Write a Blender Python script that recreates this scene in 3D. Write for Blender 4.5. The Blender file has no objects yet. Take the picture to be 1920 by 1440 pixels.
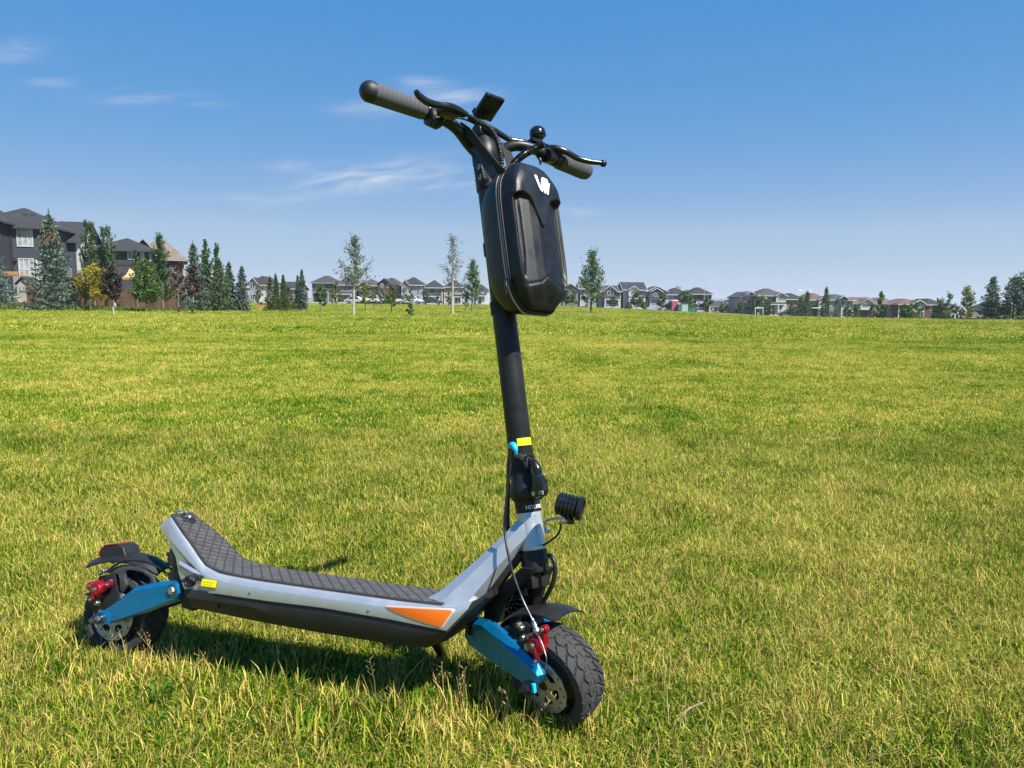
import bpy, bmesh, math, random
import numpy as np
from mathutils import Vector, Matrix

scene = bpy.context.scene
col = scene.collection
rng = np.random.default_rng(11)
random.seed(5)

# ------------------------------------------------------------------ camera
F_PX, CAM_H = 1400.0, 0.866           # focal length for a 1920 px wide picture, height of the lens above the grass
PITCH = math.atan(150 / F_PX)
ROLL = math.radians(0.6)
CAM = np.array([0, 0, CAM_H])
c_fwd = np.array([0, math.cos(PITCH), -math.sin(PITCH)])
_u, _r = np.array([0, math.sin(PITCH), math.cos(PITCH)]), np.array([1.0, 0, 0])
c_rt = _r * math.cos(ROLL) + _u * math.sin(ROLL)
c_up = _u * math.cos(ROLL) - _r * math.sin(ROLL)
cam_d = bpy.data.cameras.new('camera')
cam = bpy.data.objects.new('camera', cam_d)
col.objects.link(cam)
scene.camera = cam
cam_d.sensor_width = 36
cam_d.lens = F_PX / 1920 * 36
cam_d.clip_start, cam_d.clip_end = 0.05, 20000
cam.matrix_world = Matrix(((c_rt[0], c_up[0], -c_fwd[0], 0), (c_rt[1], c_up[1], -c_fwd[1], 0),
                           (c_rt[2], c_up[2], -c_fwd[2], CAM_H), (0, 0, 0, 1)))

# ------------------------------------------------------------------ sky and sun
SUN_EL, SUN_AZ = math.radians(53), math.radians(126)     # azimuth clockwise from straight ahead
SKY_STRENGTH, SUN_STRENGTH = 0.071, 5.0
world = bpy.data.worlds.new('World')
scene.world = world
world.use_nodes = True


def build_sky():
    nt = world.node_tree
    N, L = nt.nodes, nt.links
    bg = N['Background']
    sky = N.new('ShaderNodeTexSky')
    sky.sky_type = 'NISHITA'
    sky.sun_disc = False
    sky.sun_elevation = SUN_EL
    sky.sun_rotation = SUN_AZ
    sky.altitude = 0
    sky.air_density = 0.6
    sky.dust_density = 0.0
    sky.ozone_density = 2.0

    def math_n(op, a, b=None, c=None):
        m = N.new('ShaderNodeMath')
        m.operation = op
        for i, x in enumerate((a, b, c)):
            if x is None:
                continue
            if isinstance(x, (int, float)):
                m.inputs[i].default_value = x
            else:
                L.new(x, m.inputs[i])
        return m.outputs[0]
    tc = N.new('ShaderNodeTexCoord')
    sp = N.new('ShaderNodeSeparateXYZ')
    L.new(tc.outputs['Generated'], sp.inputs[0])
    # below the haze line the sky keeps the tone it has just above it
    cz = N.new('ShaderNodeCombineXYZ')
    L.new(sp.outputs[0], cz.inputs[0])
    L.new(sp.outputs[1], cz.inputs[1])
    L.new(math_n('MAXIMUM', sp.outputs[2], 0.032), cz.inputs[2])
    nv = N.new('ShaderNodeVectorMath')
    nv.operation = 'NORMALIZE'
    L.new(cz.outputs[0], nv.inputs[0])
    L.new(nv.outputs[0], sky.inputs[0])
    # the camera's soft shoulder: bright horizon held back, blue kept
    sc_ = N.new('ShaderNodeSeparateColor')
    sc_.mode = 'HSV'
    L.new(sky.outputs[0], sc_.inputs[0])
    cc = N.new('ShaderNodeCombineColor')
    cc.mode = 'HSV'
    sat = math_n('MAXIMUM', math_n('MULTIPLY_ADD', sc_.outputs[1], 3.0, -1.20), math_n('MULTIPLY_ADD', sc_.outputs[1], .6, .16))
    L.new(sat, cc.inputs[1])
    L.new(math_n('MULTIPLY_ADD', sat, .024, .583), cc.inputs[0])
    L.new(math_n('DIVIDE', math_n('MULTIPLY', sc_.outputs[2], 7.3), math_n('ADD', math_n('MULTIPLY', sc_.outputs[2], 1.2), 1.0)), cc.inputs[2])
    az = math_n('ARCTAN2', sp.outputs[0], sp.outputs[1])
    el = math_n('ARCSINE', sp.outputs[2])
    # thin cirrus: wind-drawn noise inside soft patches of the sky dome
    cmb = N.new('ShaderNodeCombineXYZ')
    L.new(math_n('MULTIPLY', az, 7.0), cmb.inputs[0])
    L.new(math_n('SUBTRACT', math_n('MULTIPLY', el, 30.0), math_n('MULTIPLY', az, 5.0)), cmb.inputs[1])
    no = N.new('ShaderNodeTexNoise')
    no.inputs['Scale'].default_value = 1.5
    no.inputs['Detail'].default_value = 9
    no.inputs['Roughness'].default_value = 0.62
    no.inputs['Distortion'].default_value = 0.9
    L.new(cmb.outputs[0], no.inputs['Vector'])
    nr = N.new('ShaderNodeMapRange')
    nr.interpolation_type = 'SMOOTHSTEP'
    nr.inputs[1].default_value, nr.inputs[2].default_value = 0.30, 0.72
    L.new(no.outputs[0], nr.inputs[0])
    total = None
    patches = []
    for px, py, wx, wy, tilt, k in [(700, 332, 150, 24, .13, 1.0), (545, 312, 45, 9, .06, .6), (600, 362, 110, 10, .20, .75), (790, 345, 130, 16, .04, .6), (275, 182, 70, 11, .10, .62), (370, 193, 45, 6, .08, .5),
                                    (850, 182, 70, 17, -.02, .9), (700, 200, 90, 16, .05, .45), (790, 155, 45, 9, 0, .5), (1088, 397, 45, 7, 0, .6), (25, 95, 45, 16, .2, .6), (100, 155, 30, 9, .1, .35), (480, 372, 90, 9, .05, .4)]:
        d = c_fwd * F_PX + c_rt * (px - 960) + c_up * (720 - py)
        d = d / np.linalg.norm(d)
        patches.append((math.degrees(math.atan2(d[0], d[1])), math.degrees(math.asin(d[2])), math.degrees(wx / F_PX), math.degrees(wy / F_PX), tilt, k))
    patches += [(48, 12, 5, .8, .1, .8), (-60, 14, 7, 1.0, .1, .8), (120, 16, 9, 1.2, .1, .8), (-160, 12, 9, 1.1, -.1, .8)]
    for a0, e0, da, de, tilt, k in patches:
        A = math_n('MULTIPLY', math_n('SUBTRACT', az, math.radians(a0)), 1 / math.radians(da))
        t = math_n('SUBTRACT', math_n('SUBTRACT', el, math.radians(e0)),
                   math_n('MULTIPLY', math_n('SUBTRACT', az, math.radians(a0)), tilt))
        B = math_n('MULTIPLY', t, 1 / math.radians(de))
        g = math_n('POWER', 2.718, math_n('MULTIPLY', math_n('ADD', math_n('MULTIPLY', A, A), math_n('MULTIPLY', B, B)), -1.0))
        g = math_n('MULTIPLY', g, k)
        total = g if total is None else math_n('MAXIMUM', total, g)
    fac = math_n('MULTIPLY', math_n('MULTIPLY', total, nr.outputs[0]), 0.72)
    mix = N.new('ShaderNodeMix')
    mix.data_type = 'RGBA'
    L.new(fac, mix.inputs[0])
    L.new(cc.outputs[0], mix.inputs[6])
    mix.inputs[7].default_value = (5.6, 5.75, 6.1, 1)
    L.new(mix.outputs[2], bg.inputs[0])
    bg.inputs[1].default_value = SKY_STRENGTH


build_sky()
sd = bpy.data.lights.new('sun', 'SUN')
sun = bpy.data.objects.new('sun', sd)
col.objects.link(sun)
sd.energy = SUN_STRENGTH
sd.angle = math.radians(0.53)
sd.color = (1.0, 0.955, 0.88)
to_sun = Vector((math.sin(SUN_AZ) * math.cos(SUN_EL), math.cos(SUN_AZ) * math.cos(SUN_EL), math.sin(SUN_EL)))
sun.rotation_euler = (-to_sun).to_track_quat('-Z', 'Y').to_euler()
sun.location = to_sun * 60
vs = scene.view_settings
vs.view_transform, vs.look, vs.exposure, vs.gamma = 'Standard', 'None', 0.95, 1.0
vs.use_curve_mapping = False
scene.cycles.max_bounces = 6
scene.cycles.transparent_max_bounces = 6

# ------------------------------------------------------------------ picture measurements -> places


def ray(px, py):
    return c_fwd * F_PX + c_rt * (px - 960) + c_up * (720 - py)


def at(px, py, Y):
    d = ray(px, py)
    return CAM + d * (Y / d[1])


def ter(x, y):
    """height of the ground: level near the camera, a slight rise ahead on the left, a fall on the right"""
    x, y = np.asarray(x, float), np.asarray(y, float)
    t = np.clip((y - 50) / 100, 0, 1)
    t = t * t * (3 - 2 * t)
    xx = x * 190 / np.maximum(y, 60)
    h = np.interp(xx, [-400, -30, 0, 13, 38, 75, 110, 130, 250], [.55, .5, .48, .42, -.2, -1.35, -2.6, -3.4, -5.4])
    near = np.clip(1 - np.hypot(x + .3, y - 1.6) / 8, 0, 1)       # a very slight fall toward the left by the scooter
    return h * t + .012 + near * .010 * np.clip(x + .45, -.6, .6) / .5


def ground_at(px, py, ymax=230):
    """first place where the line of sight through this pixel meets the ground"""
    d = ray(px, py)
    for Y in np.arange(1.2, ymax, .1):
        p = CAM + d * (Y / d[1])
        if p[2] <= ter(p[0], p[1]):
            return p
    return CAM + d * (ymax / d[1])


# ------------------------------------------------------------------ mesh helpers
V = lambda *a: np.array(a, float)


def nrm(v):
    v = np.asarray(v, float)
    return v / (np.linalg.norm(v) + 1e-12)


def perp(d):
    d = nrm(d)
    a = np.cross(d, V(0, 0, 1) if abs(d[2]) < .9 else V(1, 0, 0))
    a = nrm(a)
    return a, np.cross(d, a)


def smooth_path(pts, k=6):
    P = [np.asarray(p, float) for p in pts]
    if len(P) < 3:
        return P
    P = [2 * P[0] - P[1]] + P + [2 * P[-1] - P[-2]]
    out = []
    for i in range(1, len(P) - 2):
        a, b, c, d = P[i - 1:i + 3]
        for j in range(k):
            t = j / k
            out.append(.5 * ((2 * b) + (c - a) * t + (2 * a - 5 * b + 4 * c - d) * t * t + (3 * b - a - 3 * c + d) * t ** 3))
    out.append(P[-2])
    return out


def loft(rings, cap=True, closed=True):
    n = len(rings[0])
    vs_ = [p for r in rings for p in r]
    fs = []
    for i in range(len(rings) - 1):
        for j in range(n if closed else n - 1):
            k = (j + 1) % n
            fs.append((i * n + j, i * n + k, (i + 1) * n + k, (i + 1) * n + j))
    if cap and closed:
        fs.append(tuple(range(n - 1, -1, -1)))
        fs.append(tuple((len(rings) - 1) * n + j for j in range(n)))
    return vs_, fs


def tube(pts, r, n=10, k=6, cap=True):
    P = smooth_path(pts, k) if k > 1 else [np.asarray(p, float) for p in pts]
    m = len(P)
    R = np.interp(np.linspace(0, 1, m), np.linspace(0, 1, len(r)), r) if hasattr(r, '__len__') else [r] * m
    rings, a = [], None
    for i in range(m):
        d = nrm(P[min(i + 1, m - 1)] - P[max(i - 1, 0)])
        a = perp(d)[0] if a is None else nrm(a - d * (a @ d))
        b = np.cross(d, a)
        rings.append([P[i] + R[i] * (a * math.cos(t) + b * math.sin(t)) for t in np.linspace(0, 2 * math.pi, n, endpoint=False)])
    return loft(rings, cap)


def lathe(o, d, prof, n=28, cap=True):
    d = nrm(d)
    a, b = perp(d)
    o = np.asarray(o, float)
    rings = [[o + d * t + max(r, 1e-5) * (a * math.cos(q) + b * math.sin(q)) for q in np.linspace(0, 2 * math.pi, n, endpoint=False)] for t, r in prof]
    return loft(rings, cap)


def box(c, x, y, z):
    c, x, y, z = (np.asarray(q, float) for q in (c, x, y, z))
    return loft([[c - x - y - z, c + x - y - z, c + x + y - z, c - x + y - z], [c - x - y + z, c + x - y + z, c + x + y + z, c - x + y + z]])


def abox(x0, x1, y0, y1, z0, z1):
    return box(((x0 + x1) / 2, (y0 + y1) / 2, (z0 + z1) / 2), ((x1 - x0) / 2, 0, 0), (0, (y1 - y0) / 2, 0), (0, 0, (z1 - z0) / 2))


def sphere(c, r, n=16, m=10):
    c = np.asarray(c, float)
    return lathe(c, (0, 0, 1), [(-r * math.cos(t), r * math.sin(t)) for t in np.linspace(.02, math.pi - .02, m)], n)


def origin_of(o):
    p = np.zeros(3)
    while o is not None:
        p += np.array(o.location)
        o = o.parent
    return p


def mk(name, geo, mats, parent=None, smooth=40, bevel=0, seg=2, label=None, kind=None, fmat=None):
    """link one mesh object made of one or several (verts, faces) pieces given in world coordinates"""
    if isinstance(geo, tuple):
        geo = [geo]
    vv, ff, off = [], [], 0
    for v, f in geo:
        vv.append(np.asarray(v, float).reshape(-1, 3))
        ff += [tuple(i + off for i in q) for q in f]
        off += len(vv[-1])
    vv = np.concatenate(vv) - origin_of(parent)
    me = bpy.data.meshes.new(name)
    me.from_pydata(vv.tolist(), [], ff)
    if not isinstance(mats, (list, tuple)):
        mats = [mats]
    for m in mats:
        me.materials.append(m)
    if fmat is not None:
        me.polygons.foreach_set('material_index', fmat)
    bm = bmesh.new()
    bm.from_mesh(me)
    bmesh.ops.recalc_face_normals(bm, faces=bm.faces)
    if bevel:
        es = [e for e in bm.edges if len(e.link_faces) == 2 and e.calc_face_angle(0) > math.radians(28)]
        bmesh.ops.bevel(bm, geom=es, offset=bevel, segments=seg, profile=.6, affect='EDGES', clamp_overlap=True)
    bm.to_mesh(me)
    bm.free()
    if smooth:
        me.polygons.foreach_set('use_smooth', [True] * len(me.polygons))
        me.set_sharp_from_angle(angle=math.radians(smooth))
    o = bpy.data.objects.new(name, me)
    col.objects.link(o)
    if parent:
        o.parent = parent
    if label:
        o['label'] = label
    if kind:
        o['kind'] = kind
    return o


def fastmesh(name, verts, faces4, mat_, parent=None, kind=None, tri=False):
    """numpy quads (or triangles), no clean-up: leaves, needles, terrain"""
    verts = np.asarray(verts, np.float32) - origin_of(parent).astype(np.float32)
    faces4 = np.asarray(faces4, np.int32)
    k = faces4.shape[1]
    me = bpy.data.meshes.new(name)
    me.vertices.add(len(verts))
    me.vertices.foreach_set('co', verts.ravel())
    me.loops.add(faces4.size)
    me.loops.foreach_set('vertex_index', faces4.ravel())
    me.polygons.add(len(faces4))
    me.polygons.foreach_set('loop_start', np.arange(0, faces4.size, k, dtype=np.int32))
    me.update(calc_edges=True)
    me.materials.append(mat_)
    o = bpy.data.objects.new(name, me)
    col.objects.link(o)
    if parent:
        o.parent = parent
    if kind:
        o['kind'] = kind
    return o


def thing(name, label, cat, loc, group=None):
    o = bpy.data.objects.new(name, None)
    o.empty_display_size = .2
    col.objects.link(o)
    o.location = [float(q) for q in loc]
    o['label'], o['category'] = label, cat
    if group:
        o['group'] = group
    return o


def copy_tree(o, parent=None):
    c = o.copy()
    col.objects.link(c)
    if parent:
        c.parent = parent
    for ch in list(o.children):
        copy_tree(ch, c)
    return c


# ------------------------------------------------------------------ materials
_mats = {}


def mat(name, rgb, rough=.6, metal=0.0, var=0.0, vscale=8.0, bump=0.0, bscale=200.0, spec=.5, coat=0.0, bdist=.002):
    if name in _mats:
        return _mats[name]
    m = bpy.data.materials.new(name)
    m.use_nodes = True
    N, L = m.node_tree.nodes, m.node_tree.links
    p = N['Principled BSDF']
    p.inputs['Base Color'].default_value = (*rgb, 1)
    p.inputs['Roughness'].default_value = rough
    p.inputs['Metallic'].default_value = metal
    p.inputs['Specular IOR Level'].default_value = spec
    p.inputs['Coat Weight'].default_value = coat
    tc = N.new('ShaderNodeTexCoord')
    if var:
        no = N.new('ShaderNodeTexNoise')
        no.inputs['Scale'].default_value = vscale
        no.inputs['Detail'].default_value = 6
        L.new(tc.outputs['Object'], no.inputs['Vector'])
        r = N.new('ShaderNodeMapRange')
        r.inputs[1].default_value, r.inputs[2].default_value = .3, .7
        r.inputs[3].default_value, r.inputs[4].default_value = 1 - var, 1 + var
        L.new(no.outputs[0], r.inputs[0])
        mx = N.new('ShaderNodeVectorMath')
        mx.operation = 'SCALE'
        mx.inputs[0].default_value = rgb
        L.new(r.outputs[0], mx.inputs['Scale'])
        L.new(mx.outputs[0], p.inputs['Base Color'])
        r2 = N.new('ShaderNodeMapRange')
        r2.inputs[1].default_value, r2.inputs[2].default_value = .3, .7
        r2.inputs[3].default_value, r2.inputs[4].default_value = max(.05, rough - .08), min(1, rough + .1)
        L.new(no.outputs[0], r2.inputs[0])
        L.new(r2.outputs[0], p.inputs['Roughness'])
    if bump:
        nb = N.new('ShaderNodeTexNoise')
        nb.inputs['Scale'].default_value = bscale
        nb.inputs['Detail'].default_value = 3
        L.new(tc.outputs['Object'], nb.inputs['Vector'])
        b = N.new('ShaderNodeBump')
        b.inputs['Strength'].default_value = bump
        b.inputs['Distance'].default_value = bdist
        L.new(nb.outputs[0], b.inputs['Height'])
        L.new(b.outputs[0], p.inputs['Normal'])
    _mats[name] = m
    return m


def leaf_mat(name, dark, light, trans=.35, rough=.55, third=None):
    if name in _mats:
        return _mats[name]
    m = bpy.data.materials.new(name)
    m.use_nodes = True
    N, L = m.node_tree.nodes, m.node_tree.links
    p = N['Principled BSDF']
    g = N.new('ShaderNodeNewGeometry')
    cr = N.new('ShaderNodeValToRGB')
    cr.color_ramp.elements[0].color = (*dark, 1)
    cr.color_ramp.elements[1].color = (*light, 1)
    if third:
        e = cr.color_ramp.elements.new(.97)
        e.color = (*third, 1)
        cr.color_ramp.elements[1].position = .9
    L.new(g.outputs['Random Per Island'], cr.inputs[0])
    L.new(cr.outputs[0], p.inputs['Base Color'])
    p.inputs['Roughness'].default_value = rough
    p.inputs['Specular IOR Level'].default_value = .35
    tr = N.new('ShaderNodeBsdfTranslucent')
    L.new(cr.outputs[0], tr.inputs[0])
    mx = N.new('ShaderNodeMixShader')
    mx.inputs[0].default_value = trans
    L.new(p.outputs[0], mx.inputs[1])
    L.new(tr.outputs[0], mx.inputs[2])
    L.new(mx.outputs[0], N['Material Output'].inputs[0])
    _mats[name] = m
    return m
# ------------------------------------------------------------------ ground, grass


def patch_group():
    """how dry or lush the turf is at a place (0 lush .. 1 dry), by world position"""
    g = bpy.data.node_groups.new('turf_patches', 'ShaderNodeTree')
    g.interface.new_socket('Dry', in_out='OUTPUT', socket_type='NodeSocketFloat')
    N, L = g.nodes, g.links
    out = N.new('NodeGroupOutput')
    geo = N.new('ShaderNodeNewGeometry')
    fl = N.new('ShaderNodeVectorMath')
    fl.operation = 'MULTIPLY'
    fl.inputs[1].default_value = (1, 1, 0)
    L.new(geo.outputs['Position'], fl.inputs[0])
    acc = None
    for sc, w, sx in ((.09, .6, None), (.35, .55, None), (1.3, .75, None), (5.0, .85, None), (1.0, .35, (.10, .50, 0))):
        n = N.new('ShaderNodeTexNoise')
        n.inputs['Scale'].default_value = sc
        n.inputs['Detail'].default_value = 2
        if sx:
            st = N.new('ShaderNodeVectorMath')
            st.operation = 'MULTIPLY'
            st.inputs[1].default_value = sx
            L.new(geo.outputs['Position'], st.inputs[0])
            L.new(st.outputs[0], n.inputs['Vector'])
        else:
            L.new(fl.outputs[0], n.inputs['Vector'])
        m = N.new('ShaderNodeMath')
        m.operation = 'MULTIPLY_ADD'
        L.new(n.outputs[0], m.inputs[0])
        m.inputs[1].default_value = w
        if acc is None:
            m.inputs[2].default_value = -1.05
        else:
            L.new(acc, m.inputs[2])
        acc = m.outputs[0]
    L.new(acc, out.inputs[0])       # centred near .5
    return g


PATCH = patch_group()
LUSH, MID, STRAW = (.052, .120, .010), (.215, .245, .026), (.46, .34, .115)


def turf_ramp(N, stops):
    cr = N.new('ShaderNodeValToRGB')
    e = cr.color_ramp.elements
    e[0].position, e[0].color = stops[0][0], (*stops[0][1], 1)
    e[1].position, e[1].color = stops[-1][0], (*stops[-1][1], 1)
    for p, c in stops[1:-1]:
        q = e.new(p)
        q.color = (*c, 1)
    return cr


def grass_material(name='grass_blade', amp=1.22, shift=.0):
    m = bpy.data.materials.new(name)
    m.use_nodes = True
    N, L = m.node_tree.nodes, m.node_tree.links
    p = N['Principled BSDF']
    pg = N.new('ShaderNodeGroup')
    pg.node_tree = PATCH
    g = N.new('ShaderNodeNewGeometry')
    oi = N.new('ShaderNodeObjectInfo')
    ad = N.new('ShaderNodeMath')
    ad.operation = 'ADD'
    L.new(g.outputs['Random Per Island'], ad.inputs[0])
    sm = N.new('ShaderNodeMath')
    sm.operation = 'MULTIPLY'
    L.new(oi.outputs['Random'], sm.inputs[0])
    sm.inputs[1].default_value = .10
    L.new(sm.outputs[0], ad.inputs[1])
    fr = N.new('ShaderNodeMath')
    fr.operation = 'SUBTRACT'
    fr.inputs[1].default_value = .05
    L.new(ad.outputs[0], fr.inputs[0])
    a = N.new('ShaderNodeMath')
    a.operation = 'MULTIPLY_ADD'
    L.new(fr.outputs[0], a.inputs[0])
    a.inputs[1].default_value = amp
    a.inputs[2].default_value = .17 - amp * .5 + shift
    b = N.new('ShaderNodeMath')
    b.operation = 'MULTIPLY_ADD'
    L.new(pg.outputs[0], b.inputs[0])
    b.inputs[1].default_value = 1.0
    L.new(a.outputs[0], b.inputs[2])
    cr = turf_ramp(N, [(.10, (.016, .064, .003)), (.38, (.082, .200, .007)), (.60, (.21, .315, .014)), (.79, (.45, .42, .045)), (1.0, (.68, .52, .15))])
    L.new(b.outputs[0], cr.inputs[0])
    L.new(cr.outputs[0], p.inputs['Base Color'])
    p.inputs['Roughness'].default_value = .6
    p.inputs['Specular IOR Level'].default_value = .08
    tr = N.new('ShaderNodeBsdfTranslucent')
    L.new(cr.outputs[0], tr.inputs[0])
    mx = N.new('ShaderNodeMixShader')
    mx.inputs[0].default_value = .27
    L.new(p.outputs[0], mx.inputs[1])
    L.new(tr.outputs[0], mx.inputs[2])
    L.new(mx.outputs[0], N['Material Output'].inputs[0])
    return m


def lawn_material():
    m = bpy.data.materials.new('lawn')
    m.use_nodes = True
    N, L = m.node_tree.nodes, m.node_tree.links
    p = N['Principled BSDF']
    pg = N.new('ShaderNodeGroup')
    pg.node_tree = PATCH
    geo = N.new('ShaderNodeNewGeometry')
    n = N.new('ShaderNodeTexNoise')
    n.inputs['Scale'].default_value = 28
    n.inputs['Detail'].default_value = 6
    n.inputs['Roughness'].default_value = .7
    L.new(geo.outputs['Position'], n.inputs['Vector'])
    a = N.new('ShaderNodeMath')
    a.operation = 'MULTIPLY_ADD'
    L.new(n.outputs[0], a.inputs[0])
    a.inputs[1].default_value = 1.0
    a.inputs[2].default_value = -.47
    b = N.new('ShaderNodeMath')
    b.operation = 'MULTIPLY_ADD'
    L.new(pg.outputs[0], b.inputs[0])
    b.inputs[1].default_value = 1.0
    L.new(a.outputs[0], b.inputs[2])
    cr = turf_ramp(N, [(.10, (.030, .068, .005)), (.45, (.105, .165, .010)), (.7, (.18, .205, .016)), (1.0, (.30, .265, .05))])
    L.new(b.outputs[0], cr.inputs[0])
    L.new(cr.outputs[0], p.inputs['Base Color'])
    p.inputs['Roughness'].default_value = .95
    p.inputs['Specular IOR Level'].default_value = .1
    bp = N.new('ShaderNodeBump')
    bp.inputs['Strength'].default_value = .8
    bp.inputs['Distance'].default_value = .04
    L.new(n.outputs[0], bp.inputs['Height'])
    L.new(bp.outputs[0], p.inputs['Normal'])
    return m


M_GRASS, M_FARGRASS, M_LAWN = grass_material(), grass_material('grass_blade_far', .85, .055), lawn_material()


def grid_sheet(name, xs, ys, m, dz=0.0, kind='structure', zf=None):
    X, Y = np.meshgrid(xs, ys)
    Z = (ter(X, Y) if zf is None else zf(X, Y)) + dz
    v = np.stack([X, Y, Z], -1).reshape(-1, 3)
    w, h = len(xs), len(ys)
    i = (np.arange(h - 1)[:, None] * w + np.arange(w - 1)[None]).ravel()
    o = fastmesh(name, v, np.stack([i, i + 1, i + w + 1, i + w], -1), m, kind=kind)
    o.data.polygons.foreach_set('use_smooth', [True] * len(o.data.polygons))
    return o


gx = np.unique(np.round(np.concatenate([np.linspace(-12, 12, 41), np.sign(np.linspace(-1, 1, 121)) * np.abs(np.linspace(-1, 1, 121)) ** 3 * 3500]), 3))
gy = np.concatenate([[-400, -100, -30, -8], np.linspace(-2, 14, 30), np.linspace(16, 260, 130), [300, 400, 700, 1200, 2200, 4500]])
lawn = grid_sheet('ground', gx, gy, M_LAWN)
lawn['label'] = 'broad park lawn of green and straw coloured turf'


def hill_z(x, y):
    return np.where(y > 3150, 8 + 16 * np.sin(x * .0021 + 1) + 9 * np.sin(x * .0073) + 5 * np.sin(x * .019 + 2), -30)


M_HILL = mat('far_hills', (.06, .085, .04), .95, var=.4, vscale=.01)
hx = np.linspace(-3300, 3300, 140)
hills = grid_sheet('hills', hx, [3000, 3100, 3200, 3600, 4200], M_HILL,
                   zf=lambda x, y: np.interp(y, [3000, 3100, 3200, 3600, 4200], [-30, -8, 10, 30, -20]) + np.where((y > 3050) & (y < 4000), 9 * np.sin(x * .0021 + 1) + 5 * np.sin(x * .0073) + 3 * np.sin(x * .019 + 2), 0))

# grass: one object, tufts of bent blades scattered over the part of the field near the camera


def tuft(seed, nb, rad, hmin, hmax, w0, flat=.75):
    r = np.random.default_rng(seed)
    vs_, ts = [], []
    for _ in range(nb):
        q, a = r.uniform(0, 2 * math.pi), rad * math.sqrt(r.uniform())
        base = V(a * math.cos(q), a * math.sin(q), -.004)
        d = r.uniform(0, 2 * math.pi)
        d = V(math.cos(d), math.sin(d), 0)
        side = V(-d[1], d[0], 0)
        tw = r.uniform(-.9, .9)
        side = side * math.cos(tw) + d * math.sin(tw)
        ln = r.uniform(hmin, hmax)
        lean = r.uniform(.05, flat) * 1.35
        w = w0 * r.uniform(.6, 1.3)
        pts, ang, p = [], lean * .45, base.copy()
        for s in range(4):
            pts.append(p.copy())
            p = p + (d * math.sin(ang) + V(0, 0, 1) * math.cos(ang)) * ln / 3
            ang += lean * r.uniform(.3, .75)
        i = len(vs_)
        for s, ww in enumerate((.8, 1.0, .75)):
            vs_ += [pts[s] - side * w * ww / 2, pts[s] + side * w * ww / 2]
        vs_.append(pts[3])
        ts += [(i, i + 1, i + 3), (i, i + 3, i + 2), (i + 2, i + 3, i + 5), (i + 2, i + 5, i + 4), (i + 4, i + 5, i + 6)]
    return np.array(vs_), np.array(ts)


def tuft_object(k, *a):
    v, t = tuft(*a)
    o = fastmesh('grass_tuft', v, t, (M_GRASS, M_THATCH, M_FARGRASS)[k])
    col.objects.unlink(o)
    return o


M_THATCH = leaf_mat('dead_thatch', (.14, .092, .016), (.58, .44, .11), .2, .8)
TUFTS = [tuft_object(0, 100 + i, 66, .065, .012, .043, .0018, 1.4) for i in range(5)]
TUFTS += [tuft_object(0, 200 + i, 26, .055, .04, .095, .0034, .7) for i in range(3)]
TUFTS += [tuft_object(2, 300 + i, 90, .17, .018, .052, .0052, 1.2) for i in range(3)]
TUFTS += [tuft_object(2, 400 + i, 120, .42, .025, .062, .012, 1.1) for i in range(3)]

TUFTS += [tuft_object(1, 500 + i, 46, .075, .03, .075, .0017, 2.1) for i in range(3)]


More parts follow.
